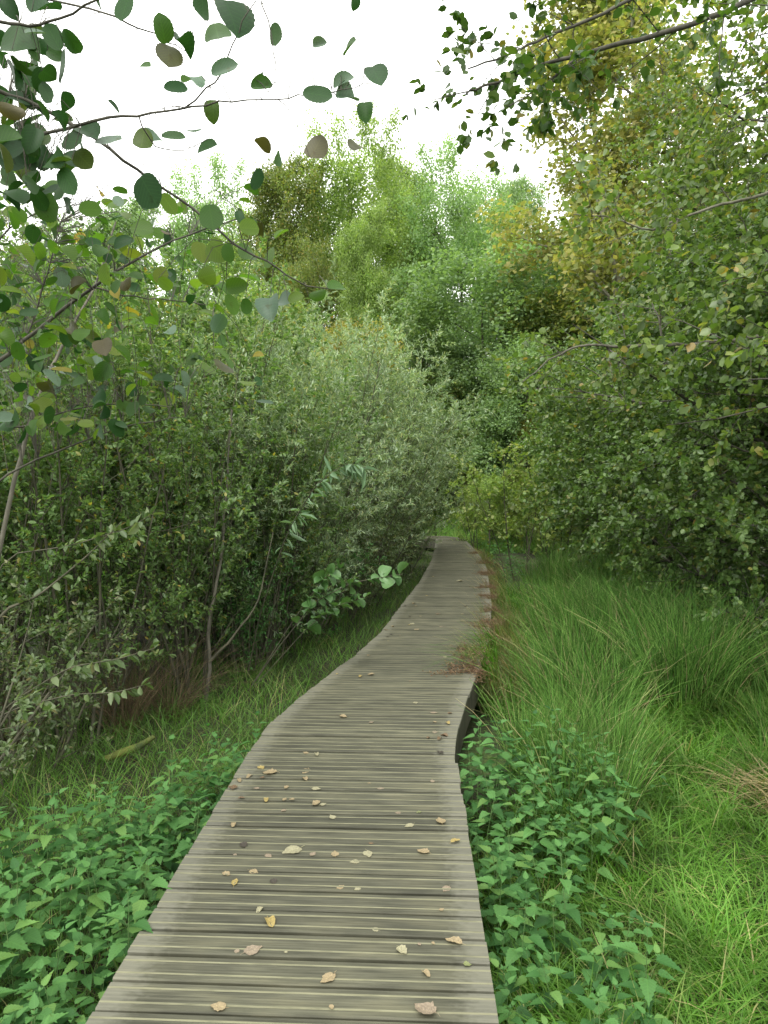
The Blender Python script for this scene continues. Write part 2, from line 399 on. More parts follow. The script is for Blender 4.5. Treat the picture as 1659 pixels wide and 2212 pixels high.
def build_boardwalk():
    rng = np.random.default_rng(5)
    PITCHB, W = 0.1262, 0.1165
    root = empty('boardwalk', (float((XL(2.2) + XR(2.2)) / 2), 2.2, 0))
    off = -np.array(root.location)
    prof = [(-W / 2, -.028), (-W / 2, -.004), (-W / 2 + .004, 0), (-.0355, 0), (-.0345, .0016), (-.0265, .0016), (-.0255, 0),
            (.0255, 0), (.0265, .0016), (.0345, .0016), (.0355, 0), (W / 2 - .004, 0), (W / 2, -.004), (W / 2, -.028)]
    prof = np.array(prof)
    npf = len(prof)
    # stations: centre line with heading; past Y_END the walk bends left
    st = []
    y = 0.95
    while y < Y_END:
        xlf, xrt = XL(y), XR(y)
        sk = .027
        lpt = np.array([xlf, y + sk]); rpt = np.array([xrt, y - sk])
        st.append((lpt, rpt)); y += PITCHB
    # left turn about a point left of the walk
    lpt, rpt = st[-1]
    d0 = unit(rpt - lpt); wdt = np.linalg.norm(rpt - lpt)
    piv = lpt - d0 * .5
    a = 0
    for k in range(34):
        a = (k + 1) * PITCHB / (.5 + wdt / 2)
        ca, sa = math.cos(a), math.sin(a)
        dd = np.array([d0[0] * ca - d0[1] * sa, d0[0] * sa + d0[1] * ca])
        st.append((piv + dd * .5, piv + dd * (.5 + wdt)))
    b = Buf()
    NS = 7
    for i, (lp, rp) in enumerate(st):
        ax = unit(rp - lp)
        jl, jr = rng.normal(0, .0022, 2)
        ia, ib = max(i - 1, 0), min(i + 1, len(st) - 1)
        el, er = (st[ib][0] - st[ia][0]) / (PITCHB * (ib - ia)), (st[ib][1] - st[ia][1]) / (PITCHB * (ib - ia))
        lp2, rp2 = lp - ax * jl, rp + ax * jr
        fw = np.array([-ax[1], ax[0]])
        z0 = rng.normal(0, .0018); tl_, tr_ = rng.normal(0, .0022, 2); roll = rng.normal(0, .012)
        sag = rng.normal(0, .0015)
        shrink = rng.uniform(.96, 1.015)
        V, U = [], []
        vo = rng.uniform(0, 40); uo = rng.integers(0, 60)
        for s in range(NS + 1):
            f = s / NS
            c = lp2 * (1 - f) + rp2 * f
            z = z0 + tl_ * (1 - f) + tr_ * f + sag * math.sin(math.pi * f)
            wb = shrink * (1 + .006 * math.sin(f * 9 + i))
            for (px, pz) in prof:
                xy = c + (el * (1 - f) + er * f) * px * wb
                V.append((xy[0], xy[1], z + pz + roll * px))
                U.append((uo + .001 + f * .998, vo + px))
        V = np.array(V) + off
        F0, F1 = [], []
        for s in range(NS):
            for k in range(npf):
                k2 = (k + 1) % npf
                q = [s * npf + k, (s + 1) * npf + k, (s + 1) * npf + k2, s * npf + k2]
                q = q[::-1]
                (F1 if k in (4, 8) else F0).append(q)
        base = b.n
        b.add(V, F0, 0, U)
        # the strips share the board's vertices
        b.f.append((np.array(F1) + base, 1))
        b.f.append((np.array([list(range(npf))]) + base, 0))
        b.f.append((np.array([list(range(NS * npf, NS * npf + npf))[::-1]]) + base, 0))
    b.obj('deck', [mb_, mg_], root, flat=True)
    # edge beams and posts
    def box_path(pts, w_, z0, z1):
        bb = Buf(); V = []
        for i, p in enumerate(pts):
            a_ = pts[max(i - 1, 0)]; c_ = pts[min(i + 1, len(pts) - 1)]
            tdir = unit(c_ - a_); nrm = np.array([-tdir[1], tdir[0]])
            for (s_, z_) in ((-1, z0), (1, z0), (1, z1), (-1, z1)):
                q = p + nrm * w_ / 2 * s_
                V.append((q[0], q[1], z_))
        F = []
        for i in range(len(pts) - 1):
            for k in range(4):
                F.append([i * 4 + k, i * 4 + (k + 1) % 4, (i + 1) * 4 + (k + 1) % 4, (i + 1) * 4 + k])
        n = (len(pts) - 1) * 4
        F += [[0, 3, 2, 1], [n, n + 1, n + 2, n + 3]]
        bb.add(np.array(V) + off, F)
        return bb
    for side in (0, 1):
        ins = .035 if side == 0 else -.035
        pts = [(l + unit(r - l) * ins if side == 0 else r + unit(r - l) * ins) for l, r in st[::2]]
        o = box_path(pts, .045, -.26, -.0305).obj('edge_beam', mj_, root, flat=True)
        for p in pts[::6]:
            q = Buf(); ins2 = np.array([.075 if side == 0 else -.075, 0])
            c = p + ins2; h = .045; gz = float(G(c[0], c[1])) - .05
            V = [(c[0] + sx * h, c[1] + sy * h, z) for z in (gz, -.032) for sx, sy in ((-1, -1), (1, -1), (1, 1), (-1, 1))]
            q.add(np.array(V) + off, [[3, 2, 1, 0], [4, 5, 6, 7], [0, 1, 5, 4], [1, 2, 6, 5], [2, 3, 7, 6], [3, 0, 4, 7]])
            if p[1] < 12: q.obj('post', mj_, root, flat=True)
    # centre bearer
    pts = [(l + r) / 2 for l, r in st[::4]]
    box_path(pts, .07, -.2, -.0305).obj('bearer', mj_, root, flat=True)
    tag(root, 'weathered grey wooden boardwalk with pale grit strips winding into the woods', 'boardwalk')
build_boardwalk()

# ------------------------------------------------------------------ leaf builders
def shape(kind):
    """leaf templates: verts (x across, y along, z), uv = (x/width, y), quads"""
    if kind == 'chip':       # far foliage: one folded leaf of two triangles as quads
        V = [(0, 0, 0), (.34, .42, .06), (0, 1, -.05), (-.34, .5, .06)]
        F = [[0, 1, 2, 3]]
        return np.array(V), np.array(F), np.array(V)[:, :2]
    if kind in ('oval', 'round', 'slim'):
        wd = {'oval': .24, 'round': .4, 'slim': .105}[kind]
        V = [(0, 0, 0), (wd * .85, .28, .05), (wd * .9, .66, .03), (0, 1, -.1), (-wd * .9, .66, .03), (-wd * .85, .28, .05), (0, .5, 0)]
        F = [[0, 1, 2, 6], [6, 2, 3, 4], [0, 6, 4, 5]]
        F = [[0, 1, 2, 3], [0, 3, 4, 5]]
        V = V[:6]
        V = np.array(V)
        return V, np.array(F), V[:, :2] / [wd, 1]
    rows, bend = 9, .0
    if kind == 'alder':
        prof = [.02, .26, .38, .43, .45, .44, .4, .31, .06]; rows = 9; ser = .02; bend = .08; ln = [0, .12, .26, .4, .54, .67, .8, .92, 1]
    if kind == 'alder':
        l0, p0 = ln, prof
        ln = np.linspace(0, 1, 17); prof = np.interp(ln, l0, p0); prof[-1] = .03; ser = .012
    if kind == 'nettle':
        l0 = np.linspace(0, 1, 10); p0 = [.02, .24, .29, .28, .25, .205, .155, .105, .055, .0]; ln = np.linspace(0, 1, 15); prof = np.interp(ln, l0, p0); ser = .024; bend = .16
    if kind == 'curl':
        prof = [.02, .25, .36, .4, .4, .36, .27, .15, .03]; ser = .03; bend = .5; ln = np.linspace(0, 1, 9)
    V, U = [], []
    for i, (wq, l) in enumerate(zip(prof, ln)):
        zc = -bend * l * l
        for s in (-1, 0, 1):
            wj = wq + (ser if i % 2 else -ser) * (wq > .05)
            V.append((s * wj, l + (.0 if s == 0 else -.035 * (i > 0) * (i < len(prof) - 1)), zc + abs(s) * wj * .28))
            U.append((s * wj, l))
    F = []
    for i in range(len(prof) - 1):
        for s in (0, 1):
            a = i * 3 + s
            F.append([a, a + 1, a + 4, a + 3])
    return np.array(V), np.array(F), np.array(U)
SH = {k: shape(k) for k in ('chip', 'oval', 'round', 'slim', 'alder', 'nettle', 'curl')}

def put_leaves(b, kind, P, D, Nrm, S, m=0, wide=1.0, rng=None, curl=None):
    V, F, U = SH[kind]
    P, D, Nrm = np.asarray(P, float), unit(D), np.asarray(Nrm, float)
    n = len(P)
    if n == 0: return
    Z = unit(Nrm - (Nrm * D).sum(1, keepdims=True) * D)
    X = np.cross(D, Z)
    S = np.broadcast_to(np.asarray(S, float), (n,))
    Wd = np.broadcast_to(np.asarray(wide, float), (n,))
    T = V[None].repeat(n, 0).copy()
    if curl is not None:
        c = np.broadcast_to(np.asarray(curl, float), (n,))[:, None]
        T[:, :, 2] = T[:, :, 2] + c * T[:, :, 0] ** 2 * 2 - c * .25 * T[:, :, 1] ** 2
    W = P[:, None] + S[:, None, None] * (T[:, :, 0:1] * Wd[:, None, None] * X[:, None] + T[:, :, 1:2] * D[:, None] + T[:, :, 2:3] * Z[:, None])
    FF = (F[None] + (np.arange(n) * len(V))[:, None, None]).reshape(-1, F.shape[1])
    b.add(W.reshape(-1, 3), FF, m, np.tile(U, (n, 1)))

def tube(b, pts, rad, sides=5, m=0):
    pts = np.asarray(pts, float); n = len(pts)
    rad = np.broadcast_to(np.asarray(rad, float), (n,))
    t = np.gradient(pts, axis=0); t = unit(t)
    ref = np.array([0, 0, 1.0]) if abs(t[0, 2]) < .8 else np.array([1.0, 0, 0])
    a = unit(np.cross(t, ref)); c = np.cross(t, a)
    an = np.arange(sides) / sides * 2 * math.pi
    ring = pts[:, None] + rad[:, None, None] * (np.cos(an)[None, :, None] * a[:, None] + np.sin(an)[None, :, None] * c[:, None])
    i = np.arange(n - 1)[:, None] * sides; k = np.arange(sides)[None]
    F = np.stack([i + k, i + (k + 1) % sides, i + sides + (k + 1) % sides, i + sides + k], -1).reshape(-1, 4)
    b.add(ring.reshape(-1, 3), F, m)

def tubes_many(b, PT, R0, R1, sides=3, m=0):
    """PT: (n, k, 3) polylines of equal length"""
    PT = np.asarray(PT, float)
    if len(PT) == 0: return
    n, k, _ = PT.shape
    t = unit(np.gradient(PT, axis=1))
    ref = np.tile(np.array([.31, .22, .925]), (n, k, 1))
    a = unit(np.cross(t, ref)); c = np.cross(t, a)
    an = np.arange(sides) / sides * 2 * math.pi
    R0 = np.broadcast_to(R0, (n,)); R1 = np.broadcast_to(R1, (n,))
    f = np.linspace(0, 1, k)
    rad = R0[:, None] * (1 - f) + R1[:, None] * f
    ring = PT[:, :, None] + rad[:, :, None, None] * (np.cos(an)[None, None, :, None] * a[:, :, None] + np.sin(an)[None, None, :, None] * c[:, :, None])
    base = (np.arange(n) * k * sides)[:, None, None]
    i = (np.arange(k - 1) * sides)[None, :, None]; s = np.arange(sides)[None, None]
    F = np.stack([base + i + s, base + i + (s + 1) % sides, base + i + sides + (s + 1) % sides, base + i + sides + s], -1).reshape(-1, 4)
    b.add(ring.reshape(-1, 3), F, m)

def perp(rng, d):
    r = rng.normal(0, 1, 3)
    return unit(r - r.dot(d) * d)

def grow(rng, p, d, Ln, r, lvl, C, out):
    """C = list of per-level dicts; out[lvl] = list of (pts, r0, r1)"""
    c = C[lvl]
    n = c['seg']
    pts = [np.array(p, float)]
    d = unit(np.array(d, float))
    ds = [d]
    for i in range(n):
        d = unit(d + rng.normal(0, c['wig'], 3) + np.array([0, 0, c['up']]))
        pts.append(pts[-1] + d * Ln / n); ds.append(d)
    r1 = r * c.get('tap', .35)
    out[lvl].append((np.array(pts), r, r1))
    if lvl + 1 >= len(C): return
    k = c['kids']
    k = int(round(k * rng.uniform(.8, 1.2)))
    az = rng.uniform(0, 6.28)
    for j in range(k):
        f = c['from'] + (1 - c['from']) * (j + rng.uniform(.1, .9)) / k
        x = f * n; i = min(int(x), n - 1); q = x - i
        pp = pts[i] * (1 - q) + pts[i + 1] * q
        dd = ds[i + 1]
        az += 2.4 + rng.normal(0, .4)
        u = unit(np.cross(dd, [.3, .2, .93])); v = np.cross(dd, u)
        side = u * math.cos(az) + v * math.sin(az)
        ang = R(c['ang'] + rng.normal(0, c.get('angv', 9)))
        nd_ = dd * math.cos(ang) + side * math.sin(ang)
        ll = c['len'] * rng.uniform(.7, 1.2) * (1 - c.get('short', .5) * (f - c['from']) / (1 - c['from'] + 1e-6))
        grow(rng, pp, nd_, ll, max(r * (1 - f * .65) * c.get('rr', .5), .0012), lvl + 1, C, out)

def leaves_on(rng, b, lines, per, kind, size, droop=.3, spread=60, wide=1.0, m=0, scatter=.0, t0=.1, sizev=.2, flat=.7, curl=None):
    """scatter `per` leaves along every polyline (all of the same point count)"""
    if not lines: return
    PT = np.array([l[0] for l in lines])
    n, k, _ = PT.shape
    f = rng.uniform(t0, 1.0, (n, per))
    x = f * (k - 1); i = np.minimum(x.astype(int), k - 2); q = (x - i)[..., None]
    ar = np.arange(n)[:, None]
    P = PT[ar, i] * (1 - q) + PT[ar, i + 1] * q
    D = unit(PT[ar, i + 1] - PT[ar, i])
    P, D = P.reshape(-1, 3), D.reshape(-1, 3)
    N_ = len(P)
    s = unit(np.cross(D, rng.normal(0, 1, (N_, 3))))
    an = np.radians(spread + rng.normal(0, 14, N_))[:, None]
    ld = D * np.cos(an) + s * np.sin(an)
    ld[:, 2] -= droop * rng.uniform(.3, 1.5, N_)
    nm = rng.normal(0, 1, (N_, 3)) * (1 - flat); nm[:, 2] += flat
    if scatter: P = P + rng.normal(0, scatter, (N_, 3))
    S = size * np.clip(rng.normal(1, sizev, N_), .45, 1.6)
    put_leaves(b, kind, P, ld, nm, S, m, wide * rng.uniform(.8, 1.15, N_), curl=curl)

def wood(b, out, sides=(7, 5, 4, 3, 3), minlvl=0, maxlvl=9):
    for l, o in enumerate(out):
        if l < minlvl or l > maxlvl or not o: continue
        if l == 0:
            for pts, r0, r1 in o: tube(b, pts, np.linspace(r0, r1, len(pts)), sides[0])
        else:
            tubes_many(b, np.array([x[0] for x in o]), np.array([x[1] for x in o]), np.array([x[2] for x in o]), sides[l])

# ------------------------------------------------------------------ shrub and tree kinds (meshes shared by copies)
def sallow_variant(seed, h=4.2, stems=7, kids=9, per=13, kind='oval', size=.055, lean=.25, droop=.15, low=.1, mat_=None, bark=None, scale_r=1.0):
    rng = np.random.default_rng(seed)
    C = [dict(seg=9, wig=.055, up=.02, kids=kids, ang=38, len=h * .33, short=.45, rr=.42, **{'from': low}),
         dict(seg=5, wig=.1, up=.05, kids=5, ang=42, len=h * .11, short=.4, rr=.5, **{'from': .15}),
         dict(seg=3, wig=.12, up=.04)]
    C[0]['tap'] = .2
    out = [[], [], []]
    for s in range(stems):
        a = rng.uniform(0, 6.28); rr = rng.uniform(.05, .28)
        p = (math.cos(a) * rr, math.sin(a) * rr, -.1)
        ln = lean * rng.uniform(.2, 1.2)
        grow(rng, p, (math.cos(a) * ln, math.sin(a) * ln, 1), h * rng.uniform(.75, 1.08), rng.uniform(.011, .022) * scale_r, 0, C, out)
    bw = Buf(); wood(bw, out, (6, 4, 3))
    bl = Buf()
    leaves_on(rng, bl, out[2], per, kind, size, droop, 48)
    leaves_on(rng, bl, out[1], 7, kind, size, droop, 50, t0=.4)
    return [('stems', bw.mesh('stems', bark or M['bark'])), ('foliage', bl.mesh('foliage', mat_ or M['sallow']))]

def tree_variant(seed, h=14, crown=.35, limbs=15, per=34, size=.16, ll=.36, up=.06, kind='chip', mat_=None, bark=None, trunk_r=.16, sc=.22, ang=52, wig=.05, droop=.1, k1=8, k2=6):
    rng = np.random.default_rng(seed)
    C = [dict(seg=10, wig=wig, up=.03, kids=limbs, ang=ang, len=h * ll, short=.55, rr=.42, tap=.15, **{'from': crown}),
         dict(seg=6, wig=.1, up=up, kids=k1, ang=45, len=h * ll * .42, short=.4, rr=.45, **{'from': .2}),
         dict(seg=4, wig=.12, up=up, kids=k2, ang=45, len=h * ll * .18, short=.3, rr=.5, **{'from': .2}),
         dict(seg=2, wig=.12, up=.0)]
    out = [[], [], [], []]
    grow(rng, (0, 0, -.3), (rng.normal(0, .04), rng.normal(0, .04), 1), h, trunk_r, 0, C, out)
    bw = Buf(); wood(bw, out, (9, 6, 4, 3), 0, 2)
    bl = Buf()
    leaves_on(rng, bl, out[3], per, kind, size, droop, 60, scatter=sc, flat=.55)
    leaves_on(rng, bl, out[2], per // 3, kind, size, droop, 60, scatter=sc * .6, flat=.55)
    return [('trunk', bw.mesh('trunk', bark or M['bark'])), ('crown', bl.mesh('crown', mat_ or M['olive']))]

# ---------------- background woodland, 22-45 m away
def put_row(name, variants, spots, cat, group, labels):
    for i, s in enumerate(spots):
        u, d, vt, vi, mk = s[:5]
        rz = s[5] if len(s) > 5 else i * 1.7
        p = at(u, 1032, d)
        g = float(G(p[0], d))
        top = at(u, vt, d)[2]
        hv, parts = variants[vi]
        sc = (top - g) / hv
        wide = s[6] if len(s) > 6 else 1.0
        r = plant(name, parts, (p[0], d, g), rz, (sc * wide, sc * wide, sc), mats={'crown': M[mk], 'foliage': M[mk]} if mk else None)
        tag(r, labels[i], cat, group)

def meas(parts):
    h = 0
    for pn, me in parts:
        co = np.empty(len(me.vertices) * 3, np.float32); me.vertices.foreach_get('co', co)
        h = max(h, np.percentile(co.reshape(-1, 3)[:, 2], 99.7))
    return (float(h), parts)

TV = [meas(tree_variant(11, 14, .3, 20, 56, .125, .34, .07, sc=.2)),
      meas(tree_variant(12, 14, .25, 22, 56, .12, .30, .1, ang=42, sc=.18)),
      meas(tree_variant(13, 14, .2, 22, 54, .125, .36, .04, ang=60, sc=.22))]
BV = [meas(tree_variant(21, 6, .08, 18, 26, .09, .38, .08, trunk_r=.07, sc=.1, ang=50)),
      meas(tree_variant(22, 6, .05, 20, 26, .085, .42, .05, trunk_r=.07, sc=.1, ang=60))]

far = [
 (440, 38, 345, 0, 'ash', .4, 0.74), (555, 34, 445, 2, 'maple', 1.1, 0.81), (640, 31, 340, 1, 'olive', 2.0, 0.81), (745, 33, 250, 0, 'maple', .2, 0.81),
 (845, 37, 335, 1, 'maple', 4, 0.68), (900, 34, 480, 2, 'maple', 5, 0.81), (1010, 31, 298, 0, 'ash', 3.1, 0.84), (1115, 38, 385, 1, 'hawthorn', 2.2, 0.68),
 (1215, 42, 430, 0, 'deep', 1.2, .7), (300, 42, 430, 1, 'hawthorn', 1.9, .8), (150, 40, 470, 2, 'ash', .9, .8), (20, 38, 440, 0, 'olive', 2.9, .8),
 (1330, 40, 420, 2, 'hawthorn', 4.4, .8), (1470, 42, 400, 0, 'deep', 5.1, .8), (1620, 38, 380, 1, 'olive', .6, .8), (-150, 40, 420, 1, 'deep', 3.6, .9), (1800, 40, 400, 2, 'hawthorn', 3.3, .9), (800, 27, 450, 1, 'maple', 1, .62), (690, 28, 520, 2, 'olive', 2, .7),
]
far_lab = ['round-topped light green tree on the left skyline, behind the big hanging leaves',
 'low yellow-green tree left of the tall olive tree on the skyline', 'tall olive-brown tree left of the tallest skyline tree',
 'tallest tree of the skyline, airy yellow-green crown left of the middle gap', 'narrow olive tree just left of the gap in the skyline',
 'low yellow-green tree filling the foot of the skyline gap', 'tall fresh green ash tree right of the gap in the skyline',
 'blue-green tree on the right shoulder of the tall ash', 'dark green tree behind the yellow poplar crown', 'grey-green tree far left behind the willow thicket',
 'light green tree behind the thicket at far left', 'olive tree at the left edge behind the thicket', 'grey-green tree behind the right alder canopy',
 'dark tree behind the pale poplar trunk', 'olive tree at far right behind the alder canopy', 'dark tree beyond the left edge of the wood', 'grey-green tree beyond the right edge of the wood', 'bright yellow-green tree in front of the tallest skyline tree', 'olive tree below the tall olive tree']
put_row('woodland_tree', TV, far, 'tree', 'tall trees of the woodland edge', far_lab)

mid = [
 (985, 25, 560, 1, 'hawthorn', 3.3, 1.35), (1085, 27, 520, 0, 'ash', 4, 1.1), (895, 24, 640, 1, 'deep', 4.9, 1.1),
 (620, 23, 640, 0, 'olive', .4, 1.2), (1010, 25, 730, 0, 'hawthorn', 1.4, 1.2), (930, 25, 800, 1, 'olive', 2.8, 1.1), (1150, 22, 740, 1, 'hawthorn', .7, 1.1), (1110, 24, 830, 0, 'deep', 5.5, 1.2),
 (1220, 24, 640, 0, 'olive', 2.1, 1.2), (540, 25, 620, 1, 'maple', 3.9, 1.1), (760, 22, 700, 1, 'gold', 1.7, .9), (1180, 22, 900, 1, 'gold', .1, 1.0), (1040, 23.5, 930, 0, 'olive', 2.4, 1.0),
 (975, 25, 960, 1, 'deep', 4.2, 1.2), (1260, 20, 820, 1, 'deep', 1.1, 1.2), (1350, 23, 640, 0, 'hawthorn', 2.7, 1.3), (1480, 24, 600, 1, 'olive', 3.5, 1.3), (1620, 22, 620, 0, 'deep', 4.6, 1.3),
 (400, 24, 640, 0, 'deep', 5.2, 1.3), (240, 25, 640, 1, 'olive', .3, 1.3), (80, 24, 620, 0, 'hawthorn', 1.5, 1.3), (-80, 24, 640, 1, 'olive', 2.5, 1.3), (870, 25, 960, 1, 'deep', .9, 1.2),
 (1100, 27, 860, 1, 'deep', 1.9, 1.5), (1000, 27, 850, 0, 'deep', 1.2, 1.5), (900, 28, 850, 1, 'deep', 2.1, 1.5), (780, 28, 850, 0, 'deep', .2, 1.5),
]
mid_lab = ['layered grey-green thorn tree below the tall ash', 'light green tree right of the layered thorn tree',
 'dark small tree left of the layered thorn tree', 'olive bush behind the tips of the willow thicket', 'wide grey-green bush with spreading tiers above the end of the path', 'olive bush right behind the silver willows', 'grey-green bush right of the tiered thorn bush', 'deep green bush above the bend of the path',
 'olive bush beside the yellow poplar trunk', 'yellow-green bush rising behind the left thicket', 'golden bush glowing behind the silver willow tips', 'golden yellow bush right of the path end', 'olive bush straight above the path end',
 'dark bush behind the grassy bend of the path', 'dark green bush left of the right alder', 'grey-green bush behind the right alder crown', 'olive bush behind the right alder branches', 'dark bush at far right behind the alder',
 'dark bush behind the middle of the left thicket', 'olive bush far left behind the thicket', 'grey-green bush at the left edge behind the thicket', 'olive bush beyond the left edge', 'dark bush hidden low behind the silver willows',
 'dark undergrowth bush deep in the wood right of the path line', 'dark undergrowth bush deep in the wood above the path end', 'dark undergrowth bush deep in the wood left of the path end', 'dark undergrowth bush deep in the wood behind the silver willows']
put_row('woodland_bush', BV, mid, 'bush', 'bushes under the woodland edge', mid_lab)

# yellow poplars on the right, pale slanting trunks
PV = [meas(tree_variant(31, 14, .3, 18, 22, .13, .22, .12, bark=M['bark_pale'], trunk_r=.16, sc=.16, ang=38)),
      meas(tree_variant(32, 14, .35, 16, 18, .13, .2, .12, bark=M['bark_pale'], trunk_r=.14, sc=.16, ang=38))]
for (u, d, vt, vi, tl_, wd, lab) in [(1385, 24, 330, 0, -.03, 1.3, 'yellow poplar with a pale straight trunk behind the alder crown'),
                              (1400, 20, -260, 1, -.17, 1.2, 'slender pale-trunked poplar leaning left into the white sky'),
                              (1500, 22, -200, 0, -.06, 1.2, 'tall yellowing poplar behind the top of the alder crown'),
                              (1290, 27, 400, 1, .02, 1.2, 'thin yellow poplar between the ash and the alder')]:
    p = at(u, 1032, d); g = float(G(p[0], d)); hv, parts = PV[vi]
    sc = (at(u, vt, d)[2] - g) / hv
    r = plant('poplar_tree', parts, (p[0], d, g), u, (sc * wd, sc * wd, sc), tilt=(0, tl_), mats={'crown': M['poplar']})
    r.rotation_mode = 'QUATERNION'
    import mathutils
    r.rotation_quaternion = mathutils.Euler((0, tl_, 0)).to_quaternion() @ mathutils.Euler((0, 0, u)).to_quaternion()
    tag(r, lab, 'tree', 'yellowing poplars')

# ---------------- left thicket of young sallows
SV = [sallow_variant(101, 4.3, 7, 10, 24, size=.054), sallow_variant(102, 4.0, 8, 9, 24, lean=.35, size=.052), sallow_variant(103, 4.6, 6, 11, 24, lean=.15, size=.056),
      sallow_variant(104, 3.9, 8, 10, 20, 'round', .048), sallow_variant(105, 4.4, 7, 11, 24, size=.056)]
LV = [sallow_variant(111, 2.2, 8, 9, 10, low=.08, lean=.5, mat_=M['sallow_low'], size=.05), sallow_variant(112, 1.9, 9, 8, 10, low=.06, lean=.6, mat_=M['sallow_low'], size=.045)]
WV = [sallow_variant(121, 4.3, 14, 14, 26, 'slim', .078, lean=.42, low=.15, droop=-.05, mat_=M['silver']),
      sallow_variant(122, 4.0, 14, 14, 26, 'slim', .075, lean=.5, low=.12, droop=-.05, mat_=M['silver'])]

tr = np.random.default_rng(77)
front = np.array([(-3.6, 4.2), (-2.6, 5.4), (-1.75, 6.4), (-1.35, 7.4), (-1.5, 8.8)])
seg = np.concatenate([[0], np.cumsum(np.linalg.norm(np.diff(front, axis=0), axis=1))])
def onfront(s):
    return np.array([np.interp(s, seg, front[:, 0]), np.interp(s, seg, front[:, 1])])
thick = []
rows = [(0.0, 8, 1.0), (0.9, 7, 1.0), (1.9, 6, 1.05), (3.1, 4, 1.1)]
for off_, cnt, scl in rows:
    for i in range(cnt):
        s = (i + .5 + tr.uniform(-.3, .3)) / cnt * seg[-1]
        p = onfront(s) + np.array([-.8, .55]) * off_ + tr.normal(0, .12, 2)
        thick.append((p[0], p[1], scl, off_, s / seg[-1]))
rn = ['front row of the thicket', 'second row of the thicket', 'third row of the thicket', 'back of the thicket']
for k, off_ in enumerate([r_[0] for r_ in rows]):
    ln = sorted([q for q in thick if q[3] == off_], key=lambda q: q[1])
    for i, (x, y, scl, _, fr) in enumerate(ln):
        v = tr.integers(0, 5)
        uu = 829.5 + x / y * FP
        vt = np.interp(uu, [0, 150, 300, 450, 560, 640, 800], [480, 500, 520, 600, 760, 860, 900]) + tr.uniform(-25, 60)
        s = (EYE + (1032 - vt) / FP * y + .4) / 4.5
        s = float(np.clip(s, .45, 1.15)) * (1 if off_ > .5 else tr.uniform(.75, 1.0))
        r = plant('sallow_shrub', SV[v], (x, y, float(G(x, y))), tr.uniform(0, 6.28), s, (tr.normal(0, .04), tr.normal(0, .04)))
        pos = 'nearest' if i == 0 else ORD[i] + 'nearest'
        tag(r, f'thin-stemmed green sallow left of the boardwalk, {pos} in the {rn[k]}', 'shrub', 'young sallows of the left thicket')

silver = [(-1.25, 10.0, .93, 0), (-.75, 11.3, .95, 1), (-.35, 13.0, .97, 0), (-2.3, 10.6, 1.0, 1), (-1.5, 12.2, 1.08, 1), (-3.3, 10.2, 1.0, 0), (.15, 15.4, .85, 1), (-.7, 14.6, 1.08, 0), (-1.75, 9.0, .8, 0), (-1.0, 8.7, .72, 1), (-2.5, 8.9, .84, 1), (-1.75, 7.7, .7, 0)]
sl = ['broad silver-green willow in the middle of the silver clump', 'silver-green willow bulging over the path from the left', 'silver-green willow just left of the far path bend', 'silver willow at the left end of the silver clump',
      'tallest silver willow with upright tips against the woods', 'silver willow half hidden behind the green thicket', 'small silver willow beside the end of the path', 'silver willow at the back of the clump',
      'low silver willow at the front left of the clump', 'low silver willow nearest the boardwalk at the front of the clump',
      'silver willow where the thicket meets the silver clump', 'small silver willow standing forward beside the green thicket']
for (x, y, s, v), lab in zip(silver, sl):
    tag(plant('silver_willow', WV[v], (x, y, float(G(x, y))), x * 3, s), lab, 'willow', 'silver willows left of the path')

# low leafy bushes along the foot of the thicket
low = [(-1.35, 7.0, .55, 0), (-1.0, 8.3, .7, 1), (-.62, 9.6, .8, 0), (-.3, 10.9, .8, 1), (.0, 12.2, .8, 0), (.28, 13.5, .8, 1), (.4, 15.0, .75, 0), (-2.5, 3.7, .75, 1), (-2.35, 4.6, .6, 0)]
for i, (x, y, s, v) in enumerate(low):
    lab = ['low fresh-green bush under the thicket beside the dark grass', 'low bush under the thicket where the path starts to narrow'][i] if i < 2 else \
          (f'low olive-green bush hugging the left side of the path, {ORD[i-2]}nearest'.replace(', nearest', ', nearest of its row') if i < 7 else ['leafy shrub at the left edge of the photo above the nettles', 'small shrub at the left edge behind the nettle bed'][i - 7])
    tag(plant('low_bush', LV[v], (x, y, float(G(x, y))), x * 5, s, mats={'foliage': M['nettle']} if i < 2 else None), lab, 'bush', 'low bushes along the left thicket')

# ---------------- right alder: trunk outside the frame, crown reaching in
def alder_tree(seed, h, mk, ll, low, base, rz, s, lab, size=.06, per=16, limbs=18, k1=9, kind='round'):
    rng = np.random.default_rng(seed)
    C = [dict(seg=10, wig=.05, up=.03, kids=limbs, ang=74, angv=8, len=h * ll, short=.5, rr=.38, tap=.15, **{'from': low}),
         dict(tap=.08, seg=7, wig=.09, up=.0, kids=k1, ang=48, len=h * ll * .4, short=.4, rr=.42, **{'from': .15}),
         dict(seg=4, wig=.1, up=-.02, kids=7, ang=45, len=h * ll * .17, short=.3, rr=.5, **{'from': .1}),
         dict(seg=2, wig=.1, up=-.02)]
    out = [[], [], [], []]
    grow(rng, (0, 0, -.2), (0, 0, 1), h, h * .016, 0, C, out)
    bw = Buf(); wood(bw, out, (10, 6, 4, 3))
    bl = Buf()
    leaves_on(rng, bl, out[3], per, kind, size, .25, 55, flat=.6)
    leaves_on(rng, bl, out[2], per // 2, kind, size, .25, 55, flat=.6, t0=.3)
    parts = [('trunk', bw.mesh('trunk', M['bark_dark'])), ('crown', bl.mesh('crown', M[mk]))]
    r = plant('alder_tree', parts, (base[0], base[1], float(G(*base))), rz, s)
    if lab: tag(r, lab, 'tree', 'alders overhanging from the right')
    return r, parts
